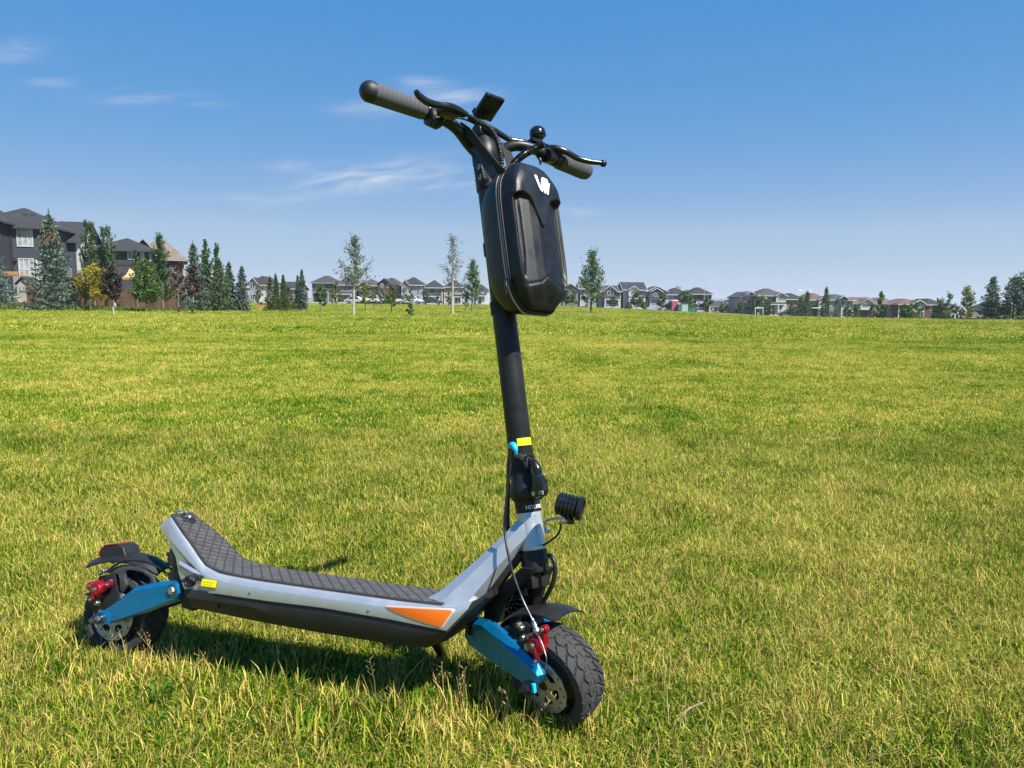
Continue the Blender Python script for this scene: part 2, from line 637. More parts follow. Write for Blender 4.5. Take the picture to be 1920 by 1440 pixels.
def scatter_grass():
    P, S, R, I = [], [], [], []
    bands = [(.75, 2.3, 330, (14, 15, 16), (.4, 1.0)), (2.3, 3.4, 170, (14, 15, 16), (.5, 1.0)), (3.4, 5.0, 80, (14, 15, 16), (.5, 1.0)), (5.0, 8.0, 28, (14, 15, 16), (.6, 1.1)), (.75, 2.6, 1350, (0, 1, 2, 3, 4), (.75, 1.15)), (2.6, 5.0, 620, (0, 1, 2, 3, 4), (.85, 1.3)),
             (.75, 3.2, 17, (5, 6, 7), (.5, .9)), (3.2, 8, 4, (5, 6, 7), (.5, .8)),
             (5.0, 10, 170, (8, 9, 10), (.6, .95)), (10, 20, 70, (8, 9, 10), (.8, 1.15)),
             (20, 42, 9, (11, 12, 13), (.9, 1.3)), (42, 95, 2.6, (11, 12, 13), (1.1, 1.6)), (95, 150, 1.4, (11, 12, 13), (1.4, 1.9))]
    for y0, y1, dens, ids, sc in bands:
        wmax = .78 * y1 + 1.9
        n = int(dens * 2 * wmax * (y1 - y0))
        y = rng.uniform(y0, y1, n)
        x = rng.uniform(-wmax, wmax, n)
        keep = np.abs(x) < .76 * y + (1.7 if y1 < 12 else .8)
        x, y = x[keep], y[keep]
        n = len(x)
        P.append(np.stack([x, y, ter(x, y)], -1))
        S.append(rng.uniform(*sc, n))
        R.append(np.stack([rng.normal(0, .10, n), rng.normal(0, .10, n), rng.uniform(0, 6.283, n)], -1))
        I.append(rng.choice(ids, n))
    for cx, cy, rx, ry, n, yaw in ((-.985, 1.665, .15, .05, 46, -.3), (.045, 1.475, .15, .055, 190, -.5), (-.45, 1.50, .46, .10, 110, -.3), (.115, 1.58, .05, .10, 60, 0)):
        q, a = rng.uniform(0, 6.283, n), np.sqrt(rng.uniform(0, 1, n))
        lx, ly = rx * a * np.cos(q), ry * a * np.sin(q)
        x, y = cx + lx * math.cos(yaw) - ly * math.sin(yaw), cy + lx * math.sin(yaw) + ly * math.cos(yaw)
        P.append(np.stack([x, y, ter(x, y)], -1))
        S.append(rng.uniform(.55, .9, n))
        R.append(np.stack([rng.normal(0, .1, n), rng.normal(0, .1, n), rng.uniform(0, 6.283, n)], -1))
        I.append(rng.choice((5, 6, 7), n))
    P, S, R, I = (np.concatenate(q) for q in (P, S, R, I))
    me = bpy.data.meshes.new('grass')
    me.vertices.add(len(P))
    me.vertices.foreach_set('co', P.astype(np.float32).ravel())
    me.attributes.new('scl', 'FLOAT', 'POINT').data.foreach_set('value', S.astype(np.float32))
    me.attributes.new('rot', 'FLOAT_VECTOR', 'POINT').data.foreach_set('vector', R.astype(np.float32).ravel())
    me.attributes.new('idx', 'INT', 'POINT').data.foreach_set('value', I.astype(np.int32))
    me.materials.append(M_GRASS)
    o = bpy.data.objects.new('grass', me)
    col.objects.link(o)
    o['kind'] = 'stuff'
    o['label'] = 'short mown grass blades, green mixed with dry straw'
    ng = bpy.data.node_groups.new('grass_scatter', 'GeometryNodeTree')
    ng.interface.new_socket('Geometry', in_out='INPUT', socket_type='NodeSocketGeometry')
    ng.interface.new_socket('Geometry', in_out='OUTPUT', socket_type='NodeSocketGeometry')
    N, L = ng.nodes, ng.links
    gi, go = N.new('NodeGroupInput'), N.new('NodeGroupOutput')
    join = N.new('GeometryNodeGeometryToInstance')
    for t in reversed(TUFTS):
        oi = N.new('GeometryNodeObjectInfo')
        oi.inputs['Object'].default_value = t
        L.new(oi.outputs['Geometry'], join.inputs[0])
    iop = N.new('GeometryNodeInstanceOnPoints')
    iop.inputs['Pick Instance'].default_value = True
    L.new(gi.outputs[0], iop.inputs['Points'])
    L.new(join.outputs[0], iop.inputs['Instance'])
    for nm, dt, sock in (('scl', 'FLOAT', 'Scale'), ('rot', 'FLOAT_VECTOR', 'Rotation'), ('idx', 'INT', 'Instance Index')):
        na = N.new('GeometryNodeInputNamedAttribute')
        na.data_type = dt
        na.inputs['Name'].default_value = nm
        src = [s for s in na.outputs if s.enabled and s.name == 'Attribute'][0]
        if nm == 'rot':
            er = N.new('FunctionNodeEulerToRotation')
            L.new(src, er.inputs[0])
            src = er.outputs[0]
        L.new(src, iop.inputs[sock])
    L.new(iop.outputs[0], go.inputs[0])
    md = o.modifiers.new('scatter', 'NODES')
    md.node_group = ng
    return o


scatter_grass()

# road and pavement in front of the far houses
M_ROAD = mat('asphalt', (.17, .165, .155), .9, var=.15, vscale=.5)
M_WALK = mat('concrete_walk', (.46, .42, .36), .9, var=.12, vscale=.6)
M_DRY = mat('dry_grass', (.235, .185, .06), .95, var=.35, vscale=1.5)


def strip(name, p0, p1, w, m, dz, nx=60):
    p0, p1 = V(*p0), V(*p1)
    d = nrm(p1 - p0)
    n = V(-d[1], d[0])
    vs_, fs = [], []
    for i, t in enumerate(np.linspace(0, 1, nx)):
        for k in (0, 1):
            q = p0 + (p1 - p0) * t + n * w * k
            vs_.append((q[0], q[1], float(ter(q[0], q[1])) + dz))
        if i:
            fs.append((2 * i - 2, 2 * i, 2 * i + 1, 2 * i - 1))
    return fastmesh(name, vs_, fs, m, kind='structure')


RA, RB = (-95.0, 150.0), (150.0, 178.0)
strip('dry_verge', (RA[0], RA[1] - 14), (55, 152), 12, M_DRY, .05)
strip('road', RA, RB, 7, M_ROAD, .09)
pv = strip('pavement', (RA[0], RA[1] + 7.6), (RB[0], RB[1] + 7.6), 1.8, M_WALK, .22)
kb = strip('kerb', (RA[0], RA[1] - 1.9), (RB[0], RB[1] - 1.9), 1.9, M_WALK, .2)
# ------------------------------------------------------------------ electric scooter
# body frame (u forward, v to the far side, w up) and steering frame (a forward, b far, c up the stem), turned by STEER
YAW, LEAN, STEER, RAKE = .3038, .1894, .5124, .1939
S_O = V(-.9486, 1.7477, 0)
_F = V(math.cos(YAW), -math.sin(YAW), 0)
_S = V(math.sin(YAW), math.cos(YAW), 0)
s_F = _F
s_U = V(0, 0, 1) * math.cos(LEAN) + _S * math.sin(LEAN)
s_S = _S * math.cos(LEAN) - V(0, 0, 1) * math.sin(LEAN)
t_A = s_U * math.cos(RAKE) - s_F * math.sin(RAKE)
_B = s_F * math.cos(RAKE) + s_U * math.sin(RAKE)
t_Q = S_O + s_F * 1.0284 + s_U * .35
t_B = _B * math.cos(STEER) - s_S * math.sin(STEER)
t_S = s_S * math.cos(STEER) + _B * math.sin(STEER)


def B(u, v, w):
    return S_O + s_F * u + s_S * v + s_U * w


def T(a, b, c):
    return t_Q + t_B * a + t_S * b + t_A * c


def on_plane(px, py, p, n):
    d = ray(px, py)
    return CAM + d * (((p - CAM) @ n) / (d @ n))


def bq(px, py, v):                      # measured point of the body at lateral offset v
    r = on_plane(px, py, S_O + s_S * v, s_S) - S_O
    return r @ s_F, r @ s_U


def tq(px, py, b):                      # measured point of the steered half at lateral offset b
    r = on_plane(px, py, t_Q + t_S * b, t_S) - t_Q
    return r @ t_B, r @ t_A


def tf(px, py, a):                      # measured point on a plane facing forward
    r = on_plane(px, py, t_Q + t_B * a, t_B) - t_Q
    return r @ t_S, r @ t_A


M_SILVER = mat('silver_paint', (.49, .51, .54), .33, .6, var=.04, vscale=30, coat=.2)
M_BLACK = mat('black_coated_metal', (.012, .0125, .014), .42, .0, spec=.35, var=.25, vscale=25, bump=.25, bscale=1400, bdist=.0004)
M_MATTE = mat('matte_black_steel', (.009, .009, .010), .6, spec=.3)
M_GLOSS = mat('gloss_black_metal', (.012, .012, .014), .22, .2, var=.2, vscale=40, spec=.6)
M_PLASTIC = mat('black_plastic', (.012, .012, .013), .5, var=.3, vscale=30, bump=.3, bscale=1200, bdist=.0005)
M_BELLY = mat('black_battery_case', (.016, .0165, .017), .5, var=.2, vscale=14, bump=.2, bscale=1000, bdist=.0004)
M_RUBBER = mat('tyre_rubber', (.030, .030, .031), .8, var=.25, vscale=60, bump=.25, bscale=900, bdist=.0006)
M_MAT = mat('deck_rubber', (.022, .022, .023), .78, var=.22, vscale=35, bump=.3, bscale=1100, bdist=.0005)
M_GRIP = mat('grey_grip_rubber', (.072, .074, .079), .85, var=.15, vscale=80, bump=.3, bscale=1500, bdist=.0004)
M_BLUE = mat('blue_anodised', (.004, .17, .38), .32, .55, var=.10, vscale=40, coat=.35, bump=.1, bscale=1200, bdist=.0003)
M_CYAN = mat('light_blue_plastic', (.01, .40, .72), .4)
M_RED = mat('red_anodised', (.33, .007, .020), .3, .5, var=.15, vscale=90, coat=.3)
M_STEEL = mat('steel', (.46, .455, .45), .34, 1.0, var=.12, vscale=80)
M_ROTOR = mat('brake_rotor_steel', (.36, .355, .35), .42, .6, var=.2, vscale=60)
M_BRONZE = mat('dark_hub', (.012, .0115, .011), .5, .1, var=.3, vscale=50)
M_ORANGE = mat('orange_reflector', (.85, .16, .012), .28, coat=.4, bump=.6, bscale=700, bdist=.001)
M_WHITE = mat('white_print', (.85, .86, .88), .5)
M_YELLOW = mat('yellow_sticker', (.88, .78, .004), .55)
M_PRINT = mat('faded_sticker_print', (.10, .08, .0), .7)
M_SHELL = mat('textured_bag_shell', (.008, .0085, .0105), .36, var=.2, vscale=30, bump=.5, bscale=1500, spec=.35, bdist=.0005)
M_SHELLTOP = mat('fine_textured_bag_hood', (.009, .010, .013), .36, var=.15, vscale=30, bump=.45, bscale=900, spec=.4, bdist=.0008)
M_WEB = mat('black_webbing', (.02, .019, .022), .9, bump=.8, bscale=900, bdist=.001)
M_ZIPGREY = mat('grey_zip_piping', (.42, .42, .42), .5)
M_TAIL = mat('red_tail_lens', (.20, .010, .012), .25, coat=.5)
M_GLASS = mat('lamp_lens', (.62, .64, .60), .12, .3, coat=.6)
M_CHROME = mat('lamp_reflector', (.75, .76, .74), .12, 1.0)

scooter = thing('electric_scooter', 'silver electric scooter with black stem and blue swingarms parked on the grass', 'electric scooter', B(.5, 0, .0))


def bprism(pts, v0, v1, pts1=None):
    """polygon of (u,w) points drawn out across the body from v0 to v1"""
    return loft([[B(u, v0, w) for u, w in pts], [B(u, v1, w) for u, w in (pts1 or pts)]])


def tprism(pts, b0, b1, pts1=None):
    return loft([[T(a, b0, c) for a, c in pts], [T(a, b1, c) for a, c in (pts1 or pts)]])


def bolt(p, d, r, h, name='bolt', m=None, parent=None):
    r = r * .86
    """socket-head bolt: washer, head with a dark hex hole"""
    d = nrm(d)
    o = mk(name, [lathe(p, d, [(0, r * 1.35), (h * .25, r * 1.35), (h * .26, r), (h * .9, r), (h, r * .85), (h, r * .5), (h * .55, r * .48)], 16, cap=True)], m or M_STEEL, parent or scooter)
    return o


# ---- deck ---------------------------------------------------------------------------------------
VC = -.013                             # middle line of the deck


def taper(u):
    """the deck narrows toward its kicked-up tail"""
    return np.interp(u, [.10, .14, .20, .27, .34], [.40, .48, .74, .94, 1.0])


def edge_pt(px, py, hw):
    u = .2
    for _ in range(12):
        u, w = bq(px, py, VC - hw * taper(u))
    return u, w


def Bt(u, v, w):                       # body point with the deck's taper applied
    return B(u, VC + v * taper(u), w)


TOP = [edge_pt(302, 980, .074), edge_pt(322, 967, .066), edge_pt(355, 1015, .066), edge_pt(386, 1060, .066), (.318, .2478), (.423, .2435), (.579, .243), (.774, .243), (.885, .246)]
LOW = [(.881, .197), (.753, .203), (.592, .206), (.464, .203), (.33, .202), edge_pt(345, 1110, .080), edge_pt(333, 1076, .080), edge_pt(328, 1047, .080), edge_pt(312, 1011, .078)]
outl = TOP + [(.925, .262)] + LOW
cx_ = .55


def inset(pts, k):
    return [(u + (cx_ - u) * .005 * k, w - (.009 * k if i < len(TOP) + 1 else -.002 * k)) for i, (u, w) in enumerate(pts)]


deck = mk('deck', loft([[Bt(u, v, w) for u, w in inset(outl, k)] for v, k in ((-.081, 1.5), (-.076, .6), (-.067, 0), (.067, 0), (.076, .6), (.081, 1.5))]),
          M_SILVER, scooter, smooth=24, bevel=.0018, seg=2)
# flared crease at the tail
for sgn in (-1, 1):
    mk('tail_flare', loft([[Bt(u, sgn * (.081 + o), w) for u, w, o in r] for r in (
        [(.203, .262, -.002), (.206, .254, .0042), (.207, .246, -.001)], [(.255, .250, -.002), (.258, .243, .0038), (.258, .232, -.001)], [(.34, .236, -.003), (.345, .2335, -.001), (.345, .231, -.003)])]), M_SILVER, deck, smooth=0)


def path_at(s, P):
    for (a, b) in zip(P[:-1], P[1:]):
        l = math.hypot(b[0] - a[0], b[1] - a[1])
        if s <= l:
            t = s / l
            n = (-(b[1] - a[1]) / l, (b[0] - a[0]) / l)
            return a[0] + (b[0] - a[0]) * t, a[1] + (b[1] - a[1]) * t, n
        s -= l
    return b[0], b[1], n


mat_path = [(q[0], q[1]) for q in smooth_path([V(TOP[1][0] - .002, TOP[1][1] + .001), V(*TOP[2]), V(TOP[3][0] - .004, TOP[3][1] + .004), V(.295, .2545), V(.335, .2475), V(.423, .2440), V(.579, .2435), V(.774, .2435), V(.86, .2455)], 5)]
MLEN = sum(math.hypot(b[0] - a[0], b[1] - a[1]) for a, b in zip(mat_path[:-1], mat_path[1:]))


def mat_half(s):                       # half width of the mat along the deck, tapered round the neck
    return .0655 * taper(path_at(s, mat_path)[0])


rings = []
for s in np.linspace(0, MLEN, 60):
    u, w, n = path_at(s, mat_path)
    hw = mat_half(s)
    lo, hi = .0, .0034
    rings.append([B(u + n[0] * h, VC + v, w + n[1] * h) for v, h in ((-hw - .003, lo), (-hw - .0022, hi), (-hw + .0, hi), (hw, hi), (hw + .0022, hi), (hw + .003, lo))])
gm = mk('grip_mat', loft(rings), M_MAT, deck, smooth=50)
# raised pads on the mat
pv_, pf_ = [], []
e1, e2 = V(.0094, .021), V(.0095, -.0122)


def clip_band(poly, hi):
    out = []
    for a, b in zip(poly, poly[1:] + poly[:1]):
        ia, ib = abs(a[1]) <= hi, abs(b[1]) <= hi
        if ia:
            out.append(a)
        if ia != ib:
            lim = hi if max(a[1], b[1]) > hi else -hi
            t = (lim - a[1]) / (b[1] - a[1])
            out.append(a + (b - a) * t)
    return out


for i in range(-30, 90):
    for j in range(-30, 90):
        c = e1 * i + e2 * j
        if not (.012 < c[0] < MLEN - .016) or abs(c[1]) > .074:
            continue
        if c[0] < .034 and abs(c[1]) < .024:
            continue
        k1, k2 = .5 - .0010 / np.linalg.norm(e1), .5 - .0010 / np.linalg.norm(e2) * 1.1
        poly = clip_band([c + e1 * x * k1 + e2 * y * k2 for x, y in ((-1, -1), (1, -1), (1, 1), (-1, 1))], mat_half(c[0]) - .0035)
        if len(poly) < 3:
            continue
        cen = sum(poly) / len(poly)
        b0 = len(pv_)
        for k, h in ((1, .0030), (.88, .0047)):
            for q in poly:
                q = cen + (q - cen) * k
                u, w, n = path_at(min(max(q[0], 0), MLEN), mat_path)
                pv_.append(B(u + n[0] * h, VC + q[1], w + n[1] * h))
        m_ = len(poly)
        pf_.append(tuple(b0 + m_ + q for q in range(m_)))
        pf_ += [(b0 + q, b0 + (q + 1) % m_, b0 + m_ + (q + 1) % m_, b0 + m_ + q) for q in range(m_)]
mk('grip_pads', (pv_, pf_), mat('worn_deck_pads', (.058, .057, .058), .75, var=.25, vscale=40, bump=.3, bscale=1100, bdist=.0005), deck, smooth=0, kind='stuff')
# tail lifting ring and its eyelet
u, w, n = path_at(.022, mat_path)
pc = B(u + n[0] * .004, VC + .002, w + n[1] * .004)
nn = nrm(s_F * n[0] + s_U * n[1])
mk('ring_plate', lathe(pc, nn, [(-.002, .019), (.0015, .019), (.003, .016), (.003, .006)], 28), M_PLASTIC, deck)
rc = on_plane(339.5, 968, pc + s_S * -.004, s_S)
rr = [rc + .0138 * (s_F * math.cos(t) * .96 + s_U * math.sin(t)) + s_S * .006 * math.cos(t) for t in np.linspace(0, 2 * math.pi, 25)]
mk('lift_ring', tube(rr, .0022, 8, 1, False), M_STEEL, deck)
mk('ring_stud', lathe(pc, nn, [(.003, .006), (.008, .006), (.010, .004)], 14), M_STEEL, deck)

# orange side reflectors with a pale rim, stickers, charging port
refl = [bq(*p, -.0945) for p in [(726, 1137.5), (846, 1144), (848.5, 1147), (829, 1174), (825, 1175.5), (795, 1167), (764, 1156.5), (740, 1147), (727, 1140)]]
rim_ = [((u - .825) * 1.055 + .825, (w - .222) * 1.13 + .222) for u, w in refl]
for sgn in (-1, 1):
    rf = mk('reflector', bprism(refl, VC + sgn * .0765, VC + sgn * .0832), M_ORANGE, deck, bevel=.0006)
    mk('reflector_rim', bprism(rim_, VC + sgn * .0765, VC + sgn * .0820), mat('pale_rim', (.72, .74, .78), .35, .4), rf, bevel=.0005)


def sticker(name, corner, ex, ey, lines, parent, thick=.0006):
    nn_ = nrm(np.cross(ex, ey))
    o = mk(name, box(corner + ex / 2 + ey / 2, ex / 2, ey / 2, nn_ * thick), M_YELLOW, parent)
    for t, (x, y, wd) in lines:
        txt(t, corner + ex * x + ey * y + nn_ * thick * 1.6, ex, ey, np.linalg.norm(ex) * wd, M_PRINT, o)
    return o


def txt(body, p, ex, ey, width, m, parent, name='lettering', bold=0.0, bend=None, thick=0.0):
    c = bpy.data.curves.new(name, 'FONT')
    c.body = body
    c.size = 1
    c.offset = bold
    tmp = bpy.data.objects.new(name, c)
    col.objects.link(tmp)
    bpy.context.view_layer.update()
    me = bpy.data.meshes.new_from_object(tmp)
    bpy.data.objects.remove(tmp)
    co = np.array([v.co for v in me.vertices])
    fs = [tuple(q.vertices) for q in me.polygons]
    x0, x1 = co[:, 0].min(), co[:, 0].max()
    k = width / (x1 - x0)
    q = (co[:, :2] - [x0, 0]) * k
    X, Y = nrm(ex), nrm(ey - nrm(ex) * (ey @ nrm(ex)))
    if bend is None:
        v = p + q[:, :1] * X + q[:, 1:2] * Y
    else:
        v = np.array([bend(a, b) for a, b in q])
    return mk(name, (v, fs), m, parent, smooth=0)


def bpt(px, py, v):
    return B(bq(px, py, v)[0], v, bq(px, py, v)[1])


q0, q1, q2 = bpt(376.8, 1098.3, -.0946), bpt(404.0, 1102.0, -.0946), bpt(379.8, 1085.2, -.0946)
st = sticker('sticker', q0, q1 - q0, q2 - q0, [('Please fold the scooter if', (.10, .56, .78)), ('not in the parking place', (.10, .24, .66))], deck)
fr_ = mk('sticker_border', box(q0 + (q1 - q0) / 2 + (q2 - q0) / 2 + s_S * .0005, (q1 - q0) * .54, (q2 - q0) * .56, s_S * .0004), mat('sticker_edge', (.20, .19, .02), .6), st)
cp = bpt(357, 1089.5, -.094)
mk('charging_port', [lathe(cp, -s_S, [(-.004, .013), (.007, .013), (.010, .011), (.010, .007), (.008, .006)], 24), sphere(cp + s_F * .012 - s_S * .006 + s_U * .004, .006, 12, 8),
                     box(cp - s_F * .012 - s_S * .006, s_F * .005, s_S * .003, s_U * .003)], M_PLASTIC, deck)

# ---- battery case under the deck ------------------------------------------------------------------
bt = [(.238, .203), (.33, .207), (.464, .208), (.592, .211), (.753, .208), (.878, .203), (.93, .262)]
bb = [(.955, .283), (.958, .270), (.905, .214), (.868, .172), (.832, .1555), (.75, .151), (.588, .151), (.415, .154), (.25, .161), (.236, .18)]
mid_ = [(.955, .283), (.957, .276), (.915, .235), (.880, .196), (.84, .185), (.75, .186), (.588, .188), (.415, .187), (.25, .186), (.238, .192)]
case = mk('battery_case', loft([[B(u, VC + v, w) for u, w in bt + q] for v, q in ((-.0765, mid_), (-.060, bb), (.060, bb), (.0765, mid_))]), M_BELLY, scooter, smooth=30, bevel=.002)
for px, py in ((408, 1127), (553, 1144), (705, 1169)):
    u, w = bq(px, py, -.082)
    mk('drain_slot', box(B(u, -.0835, w - .004), s_F * .004, s_S * .0045, s_U * .011), M_GLOSS, case, bevel=.0008)

# tail housing behind the deck, ribbed
hs = [(.165, .285), (.158, .258), (.175, .24), (.165, .215), (.20, .20), (.212, .155), (.245, .15), (.26, .2), (.222, .235), (.205, .27)]
th = mk('tail_housing', bprism(hs, VC - .05, VC + .05), M_PLASTIC, scooter, bevel=.002)
for k, (u, w) in enumerate([(.160, .268), (.163, .246), (.168, .222), (.178, .205)]):
    mk('rib', box(B(u - .004, VC, w), s_F * .008, s_S * .042, s_U * .004), M_PLASTIC, th, bevel=.001)

# ---- neck and head tube ---------------------------------------------------------------------------
st_ = [((.795, .238), (.895, .215), .072), ((.835, .262), (.925, .250), .064), ((.870, .296), (.948, .288), .053), ((.915, .341), (.975, .330), .041),
       ((.968, .398), (1.002, .366), .031), ((.996, .432), (1.020, .385), .025)]
rg = []
for U_, L_, hw in st_:
    U_, L_ = V(*U_), V(*L_)
    m1, m2 = U_ + (L_ - U_) * .30, U_ + (L_ - U_) * .80
    rg.append([B(U_[0], -hw * .62, U_[1]), B(m1[0], -hw, m1[1]), B(m2[0], -hw * .95, m2[1]), B(L_[0], -hw * .55, L_[1]),
               B(L_[0], hw * .55, L_[1]), B(m2[0], hw * .95, m2[1]), B(m1[0], hw, m1[1]), B(U_[0], hw * .62, U_[1])])
neck = mk('neck', loft(rg), M_SILVER, scooter, smooth=30)
uh = [(U_[0] + (L_[0] - U_[0]) * .97, U_[1] + (L_[1] - U_[1]) * .97, hw) for U_, L_, hw in st_]
mk('neck_underside', loft([[B(L_[0] - .012, -hw * .6, L_[1] - .006), B(L_[0] + .004, -hw * .45, L_[1] - .014), B(L_[0] + .004, hw * .45, L_[1] - .014), B(L_[0] - .012, hw * .6, L_[1] - .006)]
                           for (U_, L_, hw) in st_[:5]]), M_BLACK, scooter, bevel=.001)
head = mk('head_tube', lathe(T(-.003, 0, 0), t_A, [(.016, .0262), (.018, .0272), (.024, .0272), (.026, .0265), (.088, .0262), (.0935, .0255)], 36), M_SILVER, scooter)

# ---- fork, front suspension -----------------------------------------------------------------------
mk('lower_collar', lathe(T(-.003, 0, 0), t_A, [(-.030, .022), (-.028, .0275), (-.024, .0285), (.012, .0285), (.0155, .027)], 36), M_BLACK, scooter)
FC = (.0194, -.2428)                   # wheel axle in the steering frame
plate = [tq(*p, -.048) for p in [(980, 1064), (914, 1124), (910, 1160), (926, 1168), (940, 1166), (944, 1130), (974, 1100), (996, 1080), (1003, 1066)]]
strut = [tq(*p, .0) for p in [(1000, 1064), (1019, 1068), (1004, 1104), (993, 1142), (980, 1138), (988, 1100)]]
plate_far = [tq(*p, .0) for p in [(972, 1052), (916, 1122), (912, 1160), (928, 1168), (942, 1160), (946, 1128), (972, 1096), (1000, 1062), (1000, 1052)]]
fork = mk('fork', [tprism(plate, -.054, -.042), tprism(strut, .006, .034), tprism(plate_far, .030, .040), box(T(-.012, 0, -.046), t_B * .020, t_S * .026, t_A * .014)], M_MATTE, scooter, bevel=.0015)
mk('gusset', tprism([(-.10, -.085), (-.05, -.05), (-.03, -.06), (-.085, -.115)], .0, .03), M_MATTE, fork, bevel=.002)
# coil-over shock
sa, sb = T(*[(lambda q: (q[0], 0, q[1]))(tq(985, 1103, 0))][0]), T(*[(lambda q: (q[0], 0, q[1]))(tq(955, 1166, 0))][0])
sdir = nrm(sb - sa)
sl = np.linalg.norm(sb - sa)
shock = mk('shock_absorber', lathe(sa, sdir, [(-.008, .006), (0, .010), (.006, .016), (.014, .0165), (.016, .010), (sl * .85, .010), (sl * .86, .0165), (sl * .96, .0165), (sl, .008)], 20), M_GLOSS, scooter)
sp_, (pa, pb) = [], perp(sdir)
for t in np.linspace(0, 1, 120):
    q = t * 2 * math.pi * 5.5
    sp_.append(sa + sdir * (.014 + (sl * .86 - .014) * t) + .0165 * (pa * math.cos(q) + pb * math.sin(q)))
mk('spring', tube(sp_, .0028, 8, 1), M_GLOSS, shock)


# ---- wheels ---------------------------------------------------------------------------------------
def outline_plate(name, outer, holes, place, thick, m, parent):
    """flat plate cut from a 2D outline with holes (curve fill), put in place by place(x, y, z)"""
    c = bpy.data.curves.new(name, 'CURVE')
    c.dimensions = '2D'
    c.fill_mode = 'BOTH'
    c.extrude = thick / 2
    for pts in [outer] + holes:
        s = c.splines.new('POLY')
        s.points.add(len(pts) - 1)
        for p, q in zip(s.points, pts):
            p.co = (q[0] * 100, q[1] * 100, 0, 1)
        s.use_cyclic_u = True
    c.extrude = thick * 50
    tmp = bpy.data.objects.new(name, c)
    col.objects.link(tmp)
    bpy.context.view_layer.update()
    me = bpy.data.meshes.new_from_object(tmp)
    bpy.data.objects.remove(tmp)
    v = [place(*(np.array(q.co) / 100)) for q in me.vertices]
    return mk(name, (v, [tuple(q.vertices) for q in me.polygons]), m, parent, smooth=0)


def circ(x, y, r, n=14):
    return [(x + r * math.cos(t), y + r * math.sin(t)) for t in np.linspace(0, 2 * math.pi, n, endpoint=False)]


def tyre_geo(cen, ax, e1_, e2_):
    nt, prof = 432, []
    for t in np.linspace(0, 1, 9)[:-1]:                    # near sidewall
        q = t * math.pi / 2
        prof.append((-.0300 - .0080 * math.sin(q * 1.6) * (1 if t < .6 else .98), .070 + .0235 * t))
    for x in np.linspace(-.0368, .0368, 45):
        prof.append((x, .1010 - .0068 * abs(x / .0368) ** 2.4))
    for t in np.linspace(1, 0, 9)[1:]:
        q = t * math.pi / 2
        prof.append((.0300 + .0080 * math.sin(q * 1.6) * (1 if t < .6 else .98), .070 + .0235 * t))
    lat = np.array([p[0] for p in prof])
    rad = np.array([p[1] for p in prof])
    th = np.linspace(0, 2 * math.pi, nt, endpoint=False)
    TH, LA = np.meshgrid(th, lat, indexing='ij')
    RA_ = np.broadcast_to(rad, TH.shape).copy()
    x = np.abs(LA) / .0368
    tread = (RA_ > .0935)
    n = 22
    ph = TH * n / (2 * math.pi)
    side = np.where(LA < 0, 0, .5)
    wave = .16 * np.sin(2 * math.pi * ph)
    # swept arcs, a wavy rib groove each side, a split centre rib, short sipes
    arc = np.mod(ph + side + 1.15 * x ** 1.5, 1.0)
    g1 = (np.minimum(arc, 1 - arc) < .085) & (x > .20)
    g2 = np.abs(x - .50 - wave * .45) < .038
    g3 = (np.abs(LA) < .0012) & (np.mod(ph, 1) > .18)
    sip = np.mod(2 * ph + side - .8 * x, 1.0)
    g4 = (sip < .10) & (x > .24) & (x < .40)
    cen_arc = np.mod(ph + .5 * x + side, 1.0)
    g5 = (np.minimum(cen_arc, 1 - cen_arc) < .07) & (x <= .24)
    RA_ = RA_ - np.where(tread & (g1 | g2), .0038, 0) - np.where(tread & (g3 | g4 | g5), .002, 0)
    P = cen + LA[..., None] * ax + RA_[..., None] * (np.cos(TH)[..., None] * e1_ + np.sin(TH)[..., None] * e2_)
    m_ = len(prof)
    i, j = np.meshgrid(np.arange(nt), np.arange(m_ - 1), indexing='ij')
    k = (i + 1) % nt
    f = np.stack([i * m_ + j, k * m_ + j, k * m_ + j + 1, i * m_ + j + 1], -1).reshape(-1, 4)
    return P.reshape(-1, 3), f


